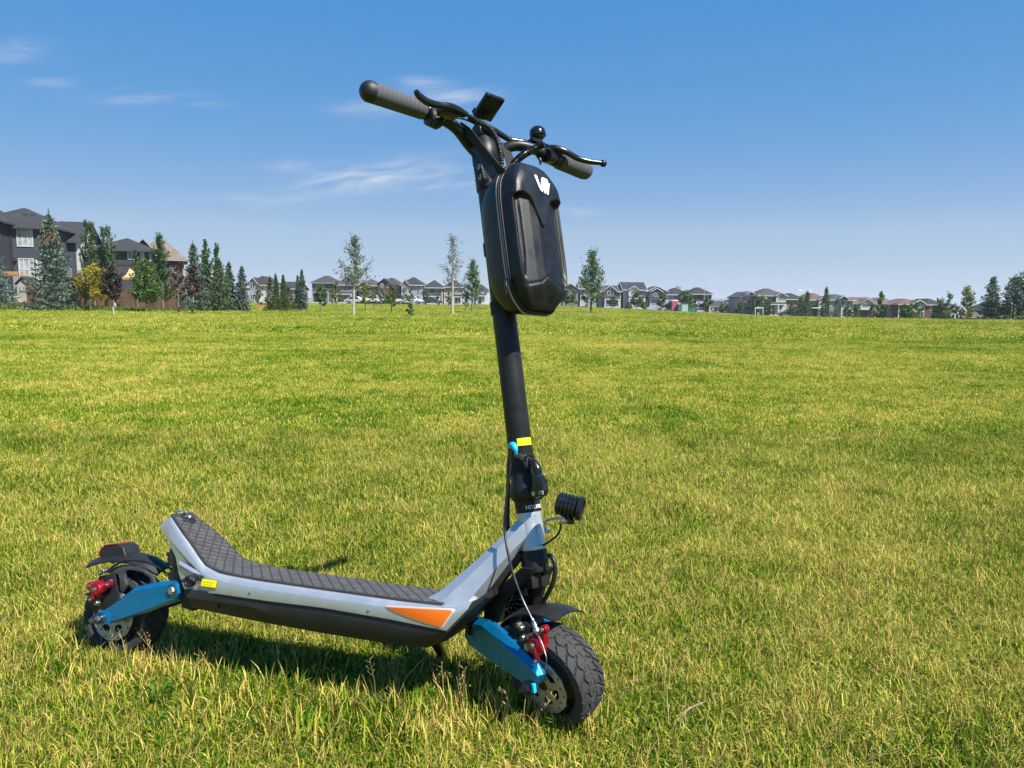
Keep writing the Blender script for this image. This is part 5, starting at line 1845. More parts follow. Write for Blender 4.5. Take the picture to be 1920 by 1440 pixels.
class House:
    def __init__(s, label, px0, px1, base_py, Y, yaw=0.0, d=9.0, group=None, name='house', sink=None):
        s.Y, s.d = Y, d
        cs, sn = math.cos(yaw), math.sin(yaw)
        s.X, s.D = V(cs, sn, 0), V(-sn, cs, 0)
        c = at((px0 + px1) / 2, base_py, Y)
        s.c = c

        def hit(px):
            d_ = ray(px, base_py)
            return (CAM + d_ * (((c - CAM) @ s.D) / (d_ @ s.D)) - c) @ s.X
        x0, x1 = hit(px0), hit(px1)
        s.w = x1 - x0
        s.c = c + s.X * (x0 + x1) / 2
        s.z0 = s.c[2]
        s.Y = s.c[1]
        s.root = thing(name, label, 'house', s.c, group)
        s.fgab = []

    def P(s, x, y, z):
        return s.c + s.X * x + s.D * y + V(0, 0, z)

    def L(s, px, py):
        """picture point on the front plane -> local x, z"""
        n = s.D
        d_ = ray(px, py)
        q = CAM + d_ * (((s.c - CAM) @ n) / (d_ @ n)) - s.c
        return q @ s.X, q[2]

    def box(s, x0, x1, y0, y1, z0, z1):
        return box(s.P((x0 + x1) / 2, (y0 + y1) / 2, (z0 + z1) / 2), s.X * (x1 - x0) / 2, s.D * (y1 - y0) / 2, V(0, 0, (z1 - z0) / 2))

    def part(s, name, geo, m, parent=None, **k):
        return mk(name, geo, m, parent or s.root, smooth=0, **k)

    def chevron(s, x0, x1, y0, y1, ze, zr, th=.18, along='y'):
        """gable roof as one bent slab; ridge runs along y (gable faces us) or x"""
        if along == 'y':
            xm = (x0 + x1) / 2
            pr = [(x0, ze), (xm, zr), (x1, ze), (x1, ze - th), (xm, zr - th * 1.15), (x0, ze - th)]
            return loft([[s.P(x, y, z) for x, z in pr] for y in (y0, y1)])
        ym = (y0 + y1) / 2
        pr = [(y0, ze), (ym, zr), (y1, ze), (y1, ze - th), (ym, zr - th * 1.15), (y0, ze - th)]
        return loft([[s.P(x, y, z) for y, z in pr] for x in (x0, x1)])

    def gable_wall(s, x0, x1, y0, y1, z0, ze, zr):
        xm = (x0 + x1) / 2
        pr = [(x0, z0), (x1, z0), (x1, ze), (xm, zr), (x0, ze)]
        return loft([[s.P(x, y, z) for x, z in pr] for y in (y0, y1)])

    def hip(s, x0, x1, y0, y1, ze, zr, th=.18, rl=None):
        """hip roof: eave slab with four slopes to a short ridge"""
        xm, ym = (x0 + x1) / 2, (y0 + y1) / 2
        w, d = x1 - x0, y1 - y0
        if rl is None:
            rl = max(.4, abs(w - d))
        r0, r1 = ((xm - rl / 2, ym), (xm + rl / 2, ym)) if w >= d else ((xm, ym - rl / 2), (xm, ym + rl / 2))
        v = [s.P(*q) for q in [(x0, y0, ze - th), (x1, y0, ze - th), (x1, y1, ze - th), (x0, y1, ze - th), (x0, y0, ze), (x1, y0, ze), (x1, y1, ze), (x0, y1, ze), (*r0, zr), (*r1, zr)]]
        f = [(3, 2, 1, 0), (0, 1, 5, 4), (1, 2, 6, 5), (2, 3, 7, 6), (3, 0, 4, 7)]
        f += [(4, 5, 9, 8), (6, 7, 8, 9), (7, 4, 8), (5, 6, 9)] if w >= d else [(4, 5, 8), (5, 6, 9, 8), (6, 7, 9), (7, 4, 8, 9)]
        return v, f

    def main(s, eave, top, roof, wall, rcol, over=.35, trim=M_TRIM, rl=None):
        ze = s.L(960, eave)[1] if False else s.L((s.px if hasattr(s, 'px') else 960), eave)[1]
        return ze

    def build(s, eave, top, roof, wall, rcol, trim=M_TRIM, over=.4, rl=None, pxm=None):
        pxm = pxm or 960 + F_PX * s.c[0] / s.Y
        ze = s.L(pxm, eave)[1]
        w2 = s.w / 2
        ym = s.Y + (s.d / 2 if roof != 'gy' else 0)
        zr = at(pxm, top, ym)[2] - s.z0
        s.ze, s.zr, s.wallm, s.trim = ze, zr, wall, trim
        if roof == 'gy':
            s.part('wall', s.gable_wall(-w2, w2, 0, s.d, -1.5, ze - .12, zr - .22), wall)
            s.roof = s.part('roof', s.chevron(-w2 - over, w2 + over, -over, s.d + over, ze, zr), rcol)
            s.part('fascia', s.chevron(-w2 - over - .01, w2 + over + .01, -over - .06, -over - .003, ze + .02, zr + .02, .17), trim, s.roof)
        elif roof == 'gx':
            k = [(-w2, -1.5), (w2, -1.5)]
            pr = [(0, -1.5), (s.d, -1.5), (s.d, ze - .12), (s.d / 2, zr - .22), (0, ze - .12)]
            s.part('wall', loft([[s.P(x, y, z) for y, z in pr] for x in (-w2, w2)]), wall)
            s.roof = s.part('roof', s.chevron(-w2 - over, w2 + over, -over, s.d + over, ze, zr, along='x'), rcol)
            s.part('fascia', [s.chevron(sg * (w2 + over) + .003 * sg, sg * (w2 + over) + .06 * sg, -over - .01, s.d + over + .01, ze + .02, zr + .02, .17, 'x') for sg in (-1, 1)] + [s.box(-w2 - over, w2 + over, -over - .05, -over - .003, ze - .2, ze - .02)], trim, s.roof)
        else:
            s.part('wall', s.box(-w2, w2, 0, s.d, -1.5, ze - .12), wall)
            s.roof = s.part('roof', s.hip(-w2 - over, w2 + over, -over, s.d + over, ze, zr, rl=rl), rcol)
            s.part('fascia', [s.box(-w2 - over, w2 + over, -over - .05, -over - .003, ze - .17, ze - .02), s.box(-w2 - over - .05, -w2 - over - .003, -over, s.d + over, ze - .17, ze - .02),
                              s.box(w2 + over + .003, w2 + over + .05, -over, s.d + over, ze - .17, ze - .02)], trim, s.roof)
        # corner boards
        for sg in (-1, 1):
            s.part('corner_board', s.box(sg * w2 - .07, sg * w2 + .07, -.02, .09, -1.5, ze - .22), trim)
        return s

    def gable(s, px0, px1, peak, eave, bottom, proj=1.0, wall=None, rcol=None, over=.3, trim=None):
        """smaller gable standing forward of the front wall"""
        x0, ze = s.L(px0, eave)
        x1, _ = s.L(px1, eave)
        zr, zb = s.L((px0 + px1) / 2, peak)[1], s.L((px0 + px1) / 2, bottom)[1]
        k = 1 - proj / s.Y
        s.part('gable_wall', s.gable_wall(x0, x1, -proj, .5, max(zb, -1.5), ze - .1, zr - .2), wall or s.wallm)
        g = s.part('gable_roof', s.chevron(x0 - over, x1 + over, -proj - over, s.d * .5, ze, zr), rcol or s.roof.data.materials[0])
        s.part('fascia', s.chevron(x0 - over - .01, x1 + over + .01, -proj - over - .06, -proj - over - .003, ze + .02, zr + .02, .16), trim or s.trim, g)
        s.fgab.append((x0, x1, zb, zr, proj))
        return s

    def front_y(s, x, z):
        y = 0
        for x0, x1, zb, zr, p in s.fgab:
            if x0 <= x <= x1 and zb <= z <= zr:
                y = min(y, -p)
        return y

    def window(s, px0, py0, px1, py1, nx=2, nz=1, pane=None, trim=None, fw=.09, name='window'):
        x0, z1 = s.L(px0, py0)
        x1, z0 = s.L(px1, py1)
        y = s.front_y((x0 + x1) / 2, (z0 + z1) / 2)
        g = [s.box(x0, x1, y - .07, y + .02, z0, z0 + fw), s.box(x0, x1, y - .07, y + .02, z1 - fw, z1),
             s.box(x0, x0 + fw, y - .07, y + .02, z0 + fw, z1 - fw), s.box(x1 - fw, x1, y - .07, y + .02, z0 + fw, z1 - fw)]
        for i in range(1, nx):
            xx = x0 + (x1 - x0) * i / nx
            g.append(s.box(xx - fw * .4, xx + fw * .4, y - .06, y + .02, z0 + fw, z1 - fw))
        for i in range(1, nz):
            zz = z0 + (z1 - z0) * i / nz
            for j in range(nx):
                a_, b_ = x0 + (x1 - x0) * j / nx + fw * .4, x0 + (x1 - x0) * (j + 1) / nx - fw * .4
                g.append(s.box(a_, b_, y - .055, y + .02, zz - fw * .4, zz + fw * .4))
        w_ = s.part(name, g, trim or s.trim)
        if name == 'window':
            for i in range(nx):
                for j in range(nz):
                    a_, b_ = x0 + (x1 - x0) * i / nx, x0 + (x1 - x0) * (i + 1) / nx
                    c_, d_ = z0 + (z1 - z0) * j / nz, z0 + (z1 - z0) * (j + 1) / nz
                    s.part('pane', s.box(a_ + .03, b_ - .03, y - .025, y - .01, c_ + .03, d_ - .03), pane or M_PANE, w_)
        return s

    def door(s, px0, py0, px1, py1, m=None):
        x0, z1 = s.L(px0, py0)
        x1, z0 = s.L(px1, py1)
        y = s.front_y((x0 + x1) / 2, (z0 + z1) / 2)
        f = s.part('door', s.box(x0, x1, y - .05, y + .02, z0, z1), m or M_DOOR)
        s.part('door_frame', [s.box(x0 - .1, x0, y - .07, y + .01, z0, z1 + .1), s.box(x1, x1 + .1, y - .07, y + .01, z0, z1 + .1), s.box(x0, x1, y - .07, y + .01, z1, z1 + .1)], s.trim, f)
        return s

    def porch(s, px0, px1, top, under, base, proj=1.8, rcol=None, posts=2, post_w=.22):
        x0, zt = s.L(px0, top)
        x1, zu = s.L(px1, under)
        zb = s.L(px0, base)[1]
        # lean-to roof, beam, posts, floor
        v = [s.P(*q) for q in [(x0, -proj, zu), (x1, -proj, zu), (x1, 0, zt), (x0, 0, zt), (x0, -proj, zu - .14), (x1, -proj, zu - .14), (x1, 0, zt - .14), (x0, 0, zt - .14)]]
        f = [(0, 1, 2, 3), (7, 6, 5, 4), (0, 4, 5, 1), (1, 5, 6, 2), (2, 6, 7, 3), (3, 7, 4, 0)]
        s.part('porch_roof', (v, f), rcol or s.roof.data.materials[0])
        s.part('porch_beam', s.box(x0 + .05, x1 - .05, -proj + .05, -proj + .25, zu - .42, zu - .143), s.trim)
        for i in range(posts):
            xx = x0 + .2 + (x1 - x0 - .4) * (i / max(1, posts - 1))
            s.part('porch_post', s.box(xx - post_w / 2, xx + post_w / 2, -proj + .04, -proj + .04 + post_w, zb, zu - .42), s.trim)
        s.part('porch_floor', s.box(x0, x1, -proj, -.01, -1.5, zb), M_STEP)
        return s

    def garage(s, px0, py0, px1, py1, m=None):
        x0, z1 = s.L(px0, py0)
        x1, z0 = s.L(px1, py1)
        g = s.part('garage_door', s.box(x0, x1, -.04, .02, z0, z1), m or M_TRIMD)
        n = 4
        for k in range(n):
            a_, b_ = z0 + (z1 - z0) * k / n, z0 + (z1 - z0) * (k + 1) / n
            s.part('panel', s.box(x0 + .05, x1 - .05, -.065, -.043, a_ + .04, b_ - .04), m or M_TRIMD, g)
        return s

    def chimney(s, px, top, w=.6):
        x, zt = s.L(px, top)
        s.part('chimney', s.box(x - w / 2, x + w / 2, s.d * .35, s.d * .35 + w, s.ze, zt), M_TRIMG, s.roof)
        return s

    def vents(s, pts, w=.3):
        for px, py in pts:
            # sits on the front slope
            yy = s.d * .25
            zz = s.ze + (s.zr - s.ze) * .5
            x = s.L(px, py)[0] * (1 + yy / s.Y)
            s.part('roof_vent', s.box(x - w / 2, x + w / 2, yy - .2, yy + .2, zz - .1, zz + .32), M_TRIMD, s.roof)
        return s


G_HM, G_HR, G_HL = 'houses across the park, left and middle', 'houses across the park, right', 'near houses behind the left fence'
# ---- near houses on the left
M_FASC = mat('slate_fascia', (.05, .054, .065), .6)
A = House('dark blue two storey house at the left edge with white windows', -60, 112, 592, 72, yaw=.24, d=9, group=G_HL)
A.build(426, 391, 'hip', W_['navy'], RF_['charcoal'], over=.45, trim=M_FASC, pxm=45)
A.gable(-110, 18, 378, 416, 592, 2.2, W_['navy_in_shade'], RF_['charcoal'], .5, trim=M_FASC)  # wing wall: same navy siding, shade under the eave put into its colour
A.trim = M_TRIM
A.window(30, 425, 63, 463, 3, 2, M_PANEL).window(34, 484, 66, 527, 3, 2, M_PANEL).door(69, 489, 79, 526, M_TRIM)
A.window(71, 491, 77, 496, 1, 1, M_PANEL, fw=.05).window(70.5, 500, 77.5, 514, 1, 2, M_PANEL, fw=.05)
A.vents([(30, 405), (46, 407)], .35)
A.part('downpipe', A.box(A.L(21, 430)[0] - .05, A.L(21, 430)[0] + .05, -.14, -.04, 0, A.ze - .25), M_TRIMD)
A.part('wall_lamp', A.box(A.L(29, 484)[0] - .1, A.L(29, 484)[0] + .1, -.25, -.02, A.L(29, 486)[1] - .2, A.L(29, 486)[1] + .1), M_TRIMD)
Bh = House('dark blue house with white trimmed gable behind the columnar aspens', 104, 147, 592, 76, yaw=.26, d=9, group=G_HL)
Bh.build(452, 416, 'gx', W_['navy'], RF_['charcoal'], over=.45, pxm=130, trim=M_FASC)
x_, z_ = Bh.w / 2, Bh.ze
Bh.part('gable_face', loft([[Bh.P(x_ + o, y, z) for y, z in ((.15, -1.4), (Bh.d - .15, -1.4), (Bh.d - .15, z_ - .3), (Bh.d / 2, Bh.zr - .45), (.15, z_ - .3))] for o in (.004, .06)]), W_['white'])
for y0, y1, z0, z1 in ((3.5, 5.5, 5.0, 6.4), (6.5, 8.5, 5.0, 6.4), (3.5, 5.5, 1.6, 3.2)):
    fr = Bh.part('window', Bh.box(x_ + .062, x_ + .12, y0, y1, z0, z1), M_TRIM)
    Bh.part('pane', Bh.box(x_ + .123, x_ + .14, y0 + .15, y1 - .15, z0 + .15, z1 - .15), M_PANE, fr)
# deck with railing at the back of the second house
bx0, bz1 = Bh.L(104, 505)
bx1, bz0 = Bh.L(152, 522)
bal = Bh.part('balcony', [Bh.box(bx0, bx1, -3.0, -.02, bz0 - .2, bz0)] + [Bh.box(q - .07, q + .07, -2.9, -2.76, -1.2, bz0 - .2) for q in (bx0 + .2, bx1 - .2)], M_TRIMD)
Bh.part('railing', [Bh.box(bx0, bx1, -3.0, -2.94, bz1 - .06, bz1), Bh.box(bx0, bx1, -3.0, -2.94, bz0 + .06, bz0 + .11)] + [Bh.box(q, q + .04, -2.99, -2.95, bz0 + .11, bz1 - .06) for q in np.arange(bx0, bx1, .16)], M_TRIMG, bal)
Ch = House('dark grey house with hip roof left of the brown roofed house', 176, 290, 585, 82, yaw=.28, d=8, group=G_HL)
Ch.build(469, 448, 'hip', W_['slate'], RF_['charcoal'], over=.5, pxm=250, trim=M_FASC)
Ch.trim = M_TRIM
Ch.window(239, 471, 255, 487, 2, 1, M_PANE).window(263, 472, 271, 489, 1, 1, M_PANEL).window(280, 473, 286, 490, 1, 1, M_PANEL)
Ch.part('belt_board', Ch.box(-Ch.w / 2, Ch.w / 2, -.04, -.003, Ch.L(250, 496)[1] - .1, Ch.L(250, 496)[1] + .1), M_TRIMD)
Dh = House('tall house with tan brown shingle roof and brown siding', 262, 347, 585, 92, yaw=.42, d=9, group=G_HL)
Dh.build(486, 445, 'hip', W_['brown'], RF_['tan'], trim=M_TRIMG, over=.5, pxm=305, rl=2.6)
Dh.gable(252, 286, 447, 470, 585, .6, W_['brown'], RF_['tan'], trim=M_TRIMG)
Dh.window(318, 497, 330, 512, 2, 1, M_PANE)
# ---- far row, left and middle
H = lambda *a, **k: House(*a, **k)
h_ = H('white far house with grey blue front, left end of the row', 470, 503, 568, 150, group=G_HM, d=9).build(534, 518, 'hip', W_['white'], RF_['charcoal'])
h_.gable(469, 485, 520, 533, 568, .8, W_['bluegrey']).window(471, 530, 481, 541, 2, 1).window(472, 551, 480, 564, 2, 1).window(489, 538, 495, 545, 1, 1)
h_ = H('low dark roofed house half hidden by the olive spruces', 520, 556, 567, 165, group=G_HM).build(541, 528, 'gx', W_['grey'], RF_['charcoal']).window(524, 546, 532, 553).window(545, 546, 551, 553)
h_ = H('dark house with balcony and charcoal hip roof', 586, 626, 567, 160, group=G_HM).build(530, 517, 'hip', W_['darkgrey'], RF_['dark'], trim=M_TRIMG)
h_.porch(588, 620, 543, 545, 566, 1.6, posts=3).window(592, 532, 599, 541, 2, 1).window(604, 532, 610, 541, 2, 1).window(590, 549, 600, 562).door(606, 550, 611, 564)
h_ = H('grey house behind the tall loose birch', 629, 668, 567, 162, group=G_HM).build(534, 519, 'hip', W_['taupe'], RF_['grey'])
h_.window(634, 537, 643, 545).window(652, 537, 660, 545).window(635, 551, 645, 561).door(653, 551, 658, 565).porch(632, 662, 547, 549, 566, 1.5)
h_ = H('dark green house with grey hip roof right of the birch', 674, 709, 567, 162, group=G_HM).build(535, 524, 'hip', W_['sage'], RF_['grey'])
h_.gable(676, 690, 526, 535, 567, .8, W_['darkgrey']).window(678, 537, 686, 546).window(695, 538, 703, 546).window(680, 551, 688, 562).door(697, 552, 702, 565)
h_ = H('red brown house with a dark gabled roof', 711, 750, 567, 160, group=G_HM).build(534, 521, 'hip', W_['redbrown'], RF_['dark'], trim=M_TRIMD)
h_.gable(711, 733, 522, 533, 567, 1.0, W_['maroon'], trim=M_TRIMD).window(715, 532, 720, 539, 1, 1, trim=M_TRIM).window(727, 532, 732, 540, 1, 1, trim=M_TRIM).window(738, 536, 745, 545, trim=M_TRIM).garage(736, 552, 747, 565).window(716, 549, 724, 560, 2, 2, trim=M_TRIM)
h_ = H('grey house with blue window gable and white trim', 753, 791, 567, 160, group=G_HM).build(534, 520, 'hip', W_['bluegrey'], RF_['charcoal'])
h_.gable(754, 768, 524, 536, 567, 1.0, W_['paleblue']).window(756, 531, 765, 545, 3, 2, M_PANE).window(772, 534, 777, 540, 1, 1).window(781, 533, 787, 551, 2, 2).window(780, 554, 787, 563, 2, 1).door(771, 553, 776, 565)
h_ = H('grey house with a steep pyramid roof', 795, 829, 569, 162, group=G_HM, d=6.5).build(539, 525, 'hip', W_['greybrown'], RF_['charcoal'], rl=.4)
h_.porch(797, 827, 551, 553, 568, 1.6, posts=3).window(799, 542, 806, 548).window(815, 542, 823, 548).window(801, 555, 808, 565).door(817, 555, 822, 567)
h_ = H('cream house with pyramid roof behind the thin birch', 833, 868, 570, 164, group=G_HM, d=6.5).build(538, 525, 'hip', W_['cream'], RF_['charcoal'], rl=.4)
h_.window(838, 541, 845, 548).window(855, 541, 862, 548).porch(850, 867, 552, 554, 569, 1.5).window(853, 557, 858, 566, 1, 1).door(860, 556, 864, 568).window(838, 555, 846, 565)
h_ = H('small white gabled house just left of the scooter stem', 889, 914, 571, 160, group=G_HM, d=9).build(541, 531, 'gy', W_['white'], RF_['grey'])
h_.window(897, 539, 906, 547, 2, 1).porch(893, 912, 550, 552, 570, 1.4).door(898, 557, 902, 569).window(904, 556, 910, 566)
h_ = H('grey brown house just right of the storage bag', 1056, 1082, 574, 168, group=G_HM).build(542, 531, 'gy', W_['greybrown'], RF_['brown'], trim=M_TRIMG)
h_.window(1060, 545, 1064, 549, 1, 1).window(1074, 544, 1078, 549, 1, 1).window(1060, 557, 1068, 567)
h_ = H('pale blue house mostly hidden by the dense aspen', 1088, 1101, 575, 172, group=G_HM).build(541, 528, 'gx', W_['paleblue'], RF_['grey']).window(1091, 545, 1096, 551, 1, 1)
h_ = H('grey house with a broad front gable and white window', 1125, 1163, 576, 168, group=G_HM, d=8).build(546, 535, 'gx', W_['grey'], RF_['grey'])
h_.gable(1132, 1154, 535, 546, 576, .8, W_['darkgrey']).window(1138, 545, 1149, 554, 2, 1).porch(1132, 1162, 557, 559, 574, 1.3).window(1136, 561, 1146, 571).door(1154, 560, 1159, 572).window(1141.5, 539, 1145.5, 542.5, 1, 1, M_TRIM)
h_ = H('tallest pale far house with a wide dark roof and white gable', 1169, 1209, 577, 168, group=G_HM, d=9).build(543, 529, 'gx', W_['paleblue'], RF_['charcoal'], rl=1)
h_.gable(1178, 1196, 536, 544, 577, .9, W_['white']).window(1182, 545, 1190, 552, 2, 1).window(1198, 545, 1206, 552, 2, 1).porch(1177, 1209, 555, 557, 576, 1.4, posts=3).window(1180, 560, 1189, 571, 2, 1).door(1200, 560, 1205, 575)
h_ = H('blue shuttered house with a double white gable', 1213, 1249, 580, 168, group=G_HM, d=8).build(547, 536, 'gy', W_['paleblue'], RF_['charcoal'])
h_.gable(1221, 1240, 540, 547, 556, .6, W_['darkgrey']).window(1226, 549, 1235, 556, 2, 1).window(1222, 562, 1233, 570, 2, 2).window(1242, 549, 1247, 556, 1, 1)
h_.part('shutter', [h_.box(h_.L(1219, 549)[0], h_.L(1225, 549)[0], -.68, -.63, h_.L(1222, 556)[1], h_.L(1222, 549)[1])], mat('blue_shutter', (.06, .10, .22), .6))
h_ = H('dark roofed house with a chimney', 1251, 1290, 581, 168, group=G_HM).build(552, 540, 'hip', W_['lilac'], RF_['charcoal'])
h_.gable(1274, 1290, 545, 552, 581, .8, W_['darkgrey'], trim=M_TRIMD).window(1263, 553, 1273, 560, 3, 1).chimney(1279, 536, .9).porch(1255, 1274, 564, 566, 580, 1.4).window(1257, 568, 1263, 577).window(1279, 555, 1286, 562)
h_ = H('black fronted house with white porch columns', 1294, 1333, 582, 168, group=G_HM).build(551, 539, 'hip', W_['black'], RF_['charcoal'])
h_.window(1318, 552, 1328, 560, 2, 1).window(1303, 553, 1309, 561, 1, 1, trim=M_TRIMD).porch(1302, 1331, 562, 564, 580, 1.6, posts=4).door(1306, 566, 1311, 579).window(1315, 566, 1324, 575)
# ---- far row, right
for i, (a_, b_, t_) in enumerate(((1338, 1360, 564), (1359, 1378, 563), (1376, 1396, 561))):
    h_ = H(('low dark townhouse, leftmost of three joined', 'low dark townhouse, middle of three joined', 'low dark townhouse, rightmost of three joined')[i], a_, b_, 589, 175, group=G_HR, d=8).build(574, t_, ('gx', 'hip', 'gx')[i], W_['darkgrey'], RF_['dark'], trim=M_TRIMG, rl=1)
    h_.garage((a_ + b_) / 2 - 5, 578, (a_ + b_) / 2 + 5, 588, M_TRIMG).window(a_ + 2, 576, a_ + 5, 580, 1, 1)
h_ = H('house with a blank lilac side wall and dark porch', 1390, 1421, 591, 162, group=G_HR, d=10).build(557, 546, 'gy', W_['lilac'], RF_['grey'])
h_.part('side_porch', [h_.box(-h_.w / 2 - .01, -h_.w / 2 + 1.6, -.6, -.01, z, z + .5) for z in (1.2, 2.6, 4.0)], W_['darkgrey'])
h_ = H('tall grey house with two window groups and white porch rail', 1421, 1471, 592, 158, group=G_HR).build(554, 541, 'hip', W_['greybrown'], RF_['grey'])
h_.gable(1453, 1470, 548, 555, 592, .9, W_['white']).window(1438, 555, 1450, 563, 3, 1).window(1457, 555, 1465, 562, 2, 1).porch(1440, 1470, 565, 568, 590, 1.8, posts=3).window(1443, 572, 1451, 582).door(1456, 572, 1461, 588)
h_.part('porch_rail', [h_.box(h_.L(1453 + k * 2.2, 580)[0], h_.L(1454 + k * 2.2, 580)[0], -1.75, -1.7, h_.L(1453, 588)[1], h_.L(1453, 580)[1]) for k in range(8)], M_TRIM)
h_ = H('house with a pinkish brick side wall and dark hip roof', 1470, 1506, 593, 162, group=G_HR).build(561, 550, 'hip', W_['brick'], RF_['charcoal']).window(1494, 564, 1500, 570)
h_ = H('house with a rusty brown roof behind the tall slim spruce', 1514, 1549, 593, 160, group=G_HR).build(562, 550, 'hip', W_['darkgrey'], RF_['rust'])
h_.gable(1533, 1546, 556, 562, 593, .8, W_['cream'], RF_['rust']).window(1520, 564, 1530, 571, 2, 1).window(1536, 564, 1543, 571).garage(1516, 579, 1528, 591).door(1534, 579, 1539, 591)
h_ = H('blue grey house with twin dormer windows', 1554, 1597, 594, 160, group=G_HR).build(562, 552, 'hip', W_['bluegrey'], RF_['grey'])
h_.gable(1573, 1586, 554, 560, 562, .5, W_['darkgrey']).window(1575, 555.5, 1578.5, 559, 1, 1).window(1580.5, 555.5, 1584, 559, 1, 1).window(1577, 563, 1583, 572, 1, 1).window(1588, 564, 1593, 571, 1, 1).porch(1572, 1596, 573, 575, 593, 1.4).door(1582, 579, 1587, 592)
h_ = H('garage fronted house with a pale gable', 1599, 1639, 597, 160, group=G_HR).build(569, 557, 'gx', W_['taupe'], RF_['brown'], trim=M_TRIMG, rl=1)
h_.gable(1611, 1633, 560, 569, 581, .8, W_['white']).window(1614, 569, 1626, 575, 3, 1).garage(1613, 582, 1633, 595)
h_ = H('brown roofed house with a three pane gable window', 1641, 1684, 598, 162, group=G_HR).build(569, 558, 'hip', W_['brown'], RF_['brown'], trim=M_TRIMG)
h_.gable(1663, 1681, 564, 571, 598, .8, W_['cream'], RF_['brown']).window(1671, 570, 1679, 577, 3, 1).porch(1664, 1686, 579, 581, 596, 1.5).window(1666, 584, 1673, 592).door(1675, 584, 1680, 596)
h_ = H('red brown roofed house with a white edged gable', 1684, 1730, 600, 158, group=G_HR).build(570, 560, 'hip', W_['maroon'], RF_['rust'])
h_.gable(1707, 1728, 562, 570, 600, 1.2, W_['cream'], RF_['rust']).window(1710, 573, 1716, 580).window(1719, 584, 1726, 594, 1, 1).window(1722, 572, 1727, 579, 1, 1)
h_ = H('dark brick house with a charcoal roof', 1731, 1768, 601, 160, group=G_HR).build(571, 560, 'hip', W_['maroon'], RF_['charcoal']).window(1743, 573, 1747, 582, 1, 1).window(1752, 573, 1758, 581).garage(1746, 586, 1759, 599)
h_ = H('low dark house with white porch columns', 1774, 1801, 602, 158, group=G_HR).build(578, 569, 'gx', W_['black'], RF_['charcoal'], rl=1).porch(1775, 1800, 584, 586, 601, 1.5, posts=4).gable(1787, 1799, 575, 583, 588, 1.6, W_['white'])
h_ = H('low house with a reddish brown roof', 1806, 1846, 603, 156, group=G_HR).build(594, 584, 'gx', W_['brick'], RF_['rust'], trim=M_TRIMG, rl=1).window(1812, 595, 1818, 600)
h_ = H('distant grey house behind the right-hand spruces', 1858, 1895, 602, 175, group=G_HR).build(579, 566, 'hip', W_['greybrown'], RF_['charcoal'], trim=M_TRIM).window(1866, 582, 1874, 588)

# ------------------------------------------------------------------ yard things on the left


def ybox(px0, px1, py0, py1, Y, d):
    a, b = at(px0, py1, Y), at(px1, py0, Y)
    return abox(a[0], b[0], Y, Y + d, a[2], b[2])


fz = lambda px, py, Y: at(px, py, Y)
# wooden fence: posts, rails, boards
Yf = 66.0
fx0, fx1 = fz(52, 560, Yf)[0], fz(348, 560, Yf)[0]
fence = thing('wooden_fence', 'stained brown board fence behind the left-hand trees', 'fence', (fx0, Yf, 0))
ht = lambda x: np.interp(x, [fx0, fx1], [2.0, 1.55])
for x in np.arange(fx0, fx1 + .1, 2.4):
    mk('post', [abox(x - .06, x + .06, Yf - .06, Yf + .06, -.3, float(ht(x)) + .12), abox(x - .08, x + .08, Yf - .08, Yf + .08, float(ht(x)) + .12, float(ht(x)) + .15)], M_WOODF, fence, smooth=0)
for zf in (.3, .88):
    v0, v1 = ht(fx0) * zf, ht(fx1) * zf
    mk('rail', loft([[V(fx0, Yf + y, v0 + z) for y, z in ((.03, 0), (.08, 0), (.08, .09), (.03, .09))], [V(fx1, Yf + y, v1 + z) for y, z in ((.03, 0), (.08, 0), (.08, .09), (.03, .09))]]), M_WOODF, fence, smooth=0)
bd = []
for x in np.arange(fx0, fx1, .155):
    h = float(ht(x)) + rng.normal(0, .012)
    y = Yf + rng.uniform(-.004, .006)
    bd.append(abox(x, x + .143, y, y + .022, .04, h))
mk('boards', bd, M_WOODF, fence, smooth=0, kind='stuff')
# black metal fence in front of it
Ym = 62.0
mf = thing('metal_fence', 'low black wire fence in front of the board fence', 'fence', (fz(120, 575, Ym)[0], Ym, 0))
mx0, mx1 = fz(122, 575, Ym)[0], fz(346, 575, Ym)[0]
M_BLKM = mat('black_fence_metal', (.012, .012, .012), .5)
for x in np.arange(mx0, mx1 + .1, 1.35):
    mk('post', lathe((x, Ym, -.2), (0, 0, 1), [(0, .03), (1.05 + .2, .03), (1.28, .012)], 8), M_BLKM, mf)
mk('top_rail', tube([V(mx0, Ym, 1.03), V(mx1, Ym, 1.03)], .022, 6, 1), M_BLKM, mf)
wires = [tube([V(mx0, Ym + .02, z), V(mx1, Ym + .02, z)], .004, 4, 1) for z in np.arange(.1, 1.0, .18)]
mk('wires', wires, M_BLKM, mf, kind='stuff')
# pergola beam, playhouse, swing set, toys
Yp = 67.5
pg = thing('pergola', 'orange stained wooden pergola beam cut by the left edge', 'pergola', (*fz(10, 560, Yp)[:2], 0))
mk('beam', [ybox(-40, 32, 509, 514.5, Yp, .12), ybox(-40, 31.5, 515, 516.5, Yp + .02, 2.0)], M_WOODO, pg, smooth=0)
for px in (-30, 30.5):
    mk('post', ybox(px - 2.2, px + 1.6, 516.8, 590, Yp + .02, .16), M_TRIMG, pg, smooth=0)
ph = thing('playhouse', 'small beige garden playhouse with a dark pitched roof', 'playhouse', (*fz(44, 575, 67.2)[:2], 0))
a_, b_ = fz(34, 580, 67.2), fz(54, 533, 67.2)
pkz = fz(44, 522, 67.2)[2]
mk('wall', loft([[V(x, y, z) for x, z in ((a_[0], 0), (b_[0], 0), (b_[0], b_[2]), ((a_[0] + b_[0]) / 2, pkz), (a_[0], b_[2]))] for y in (67.2, 69)]), W_['cream'], ph, smooth=0)
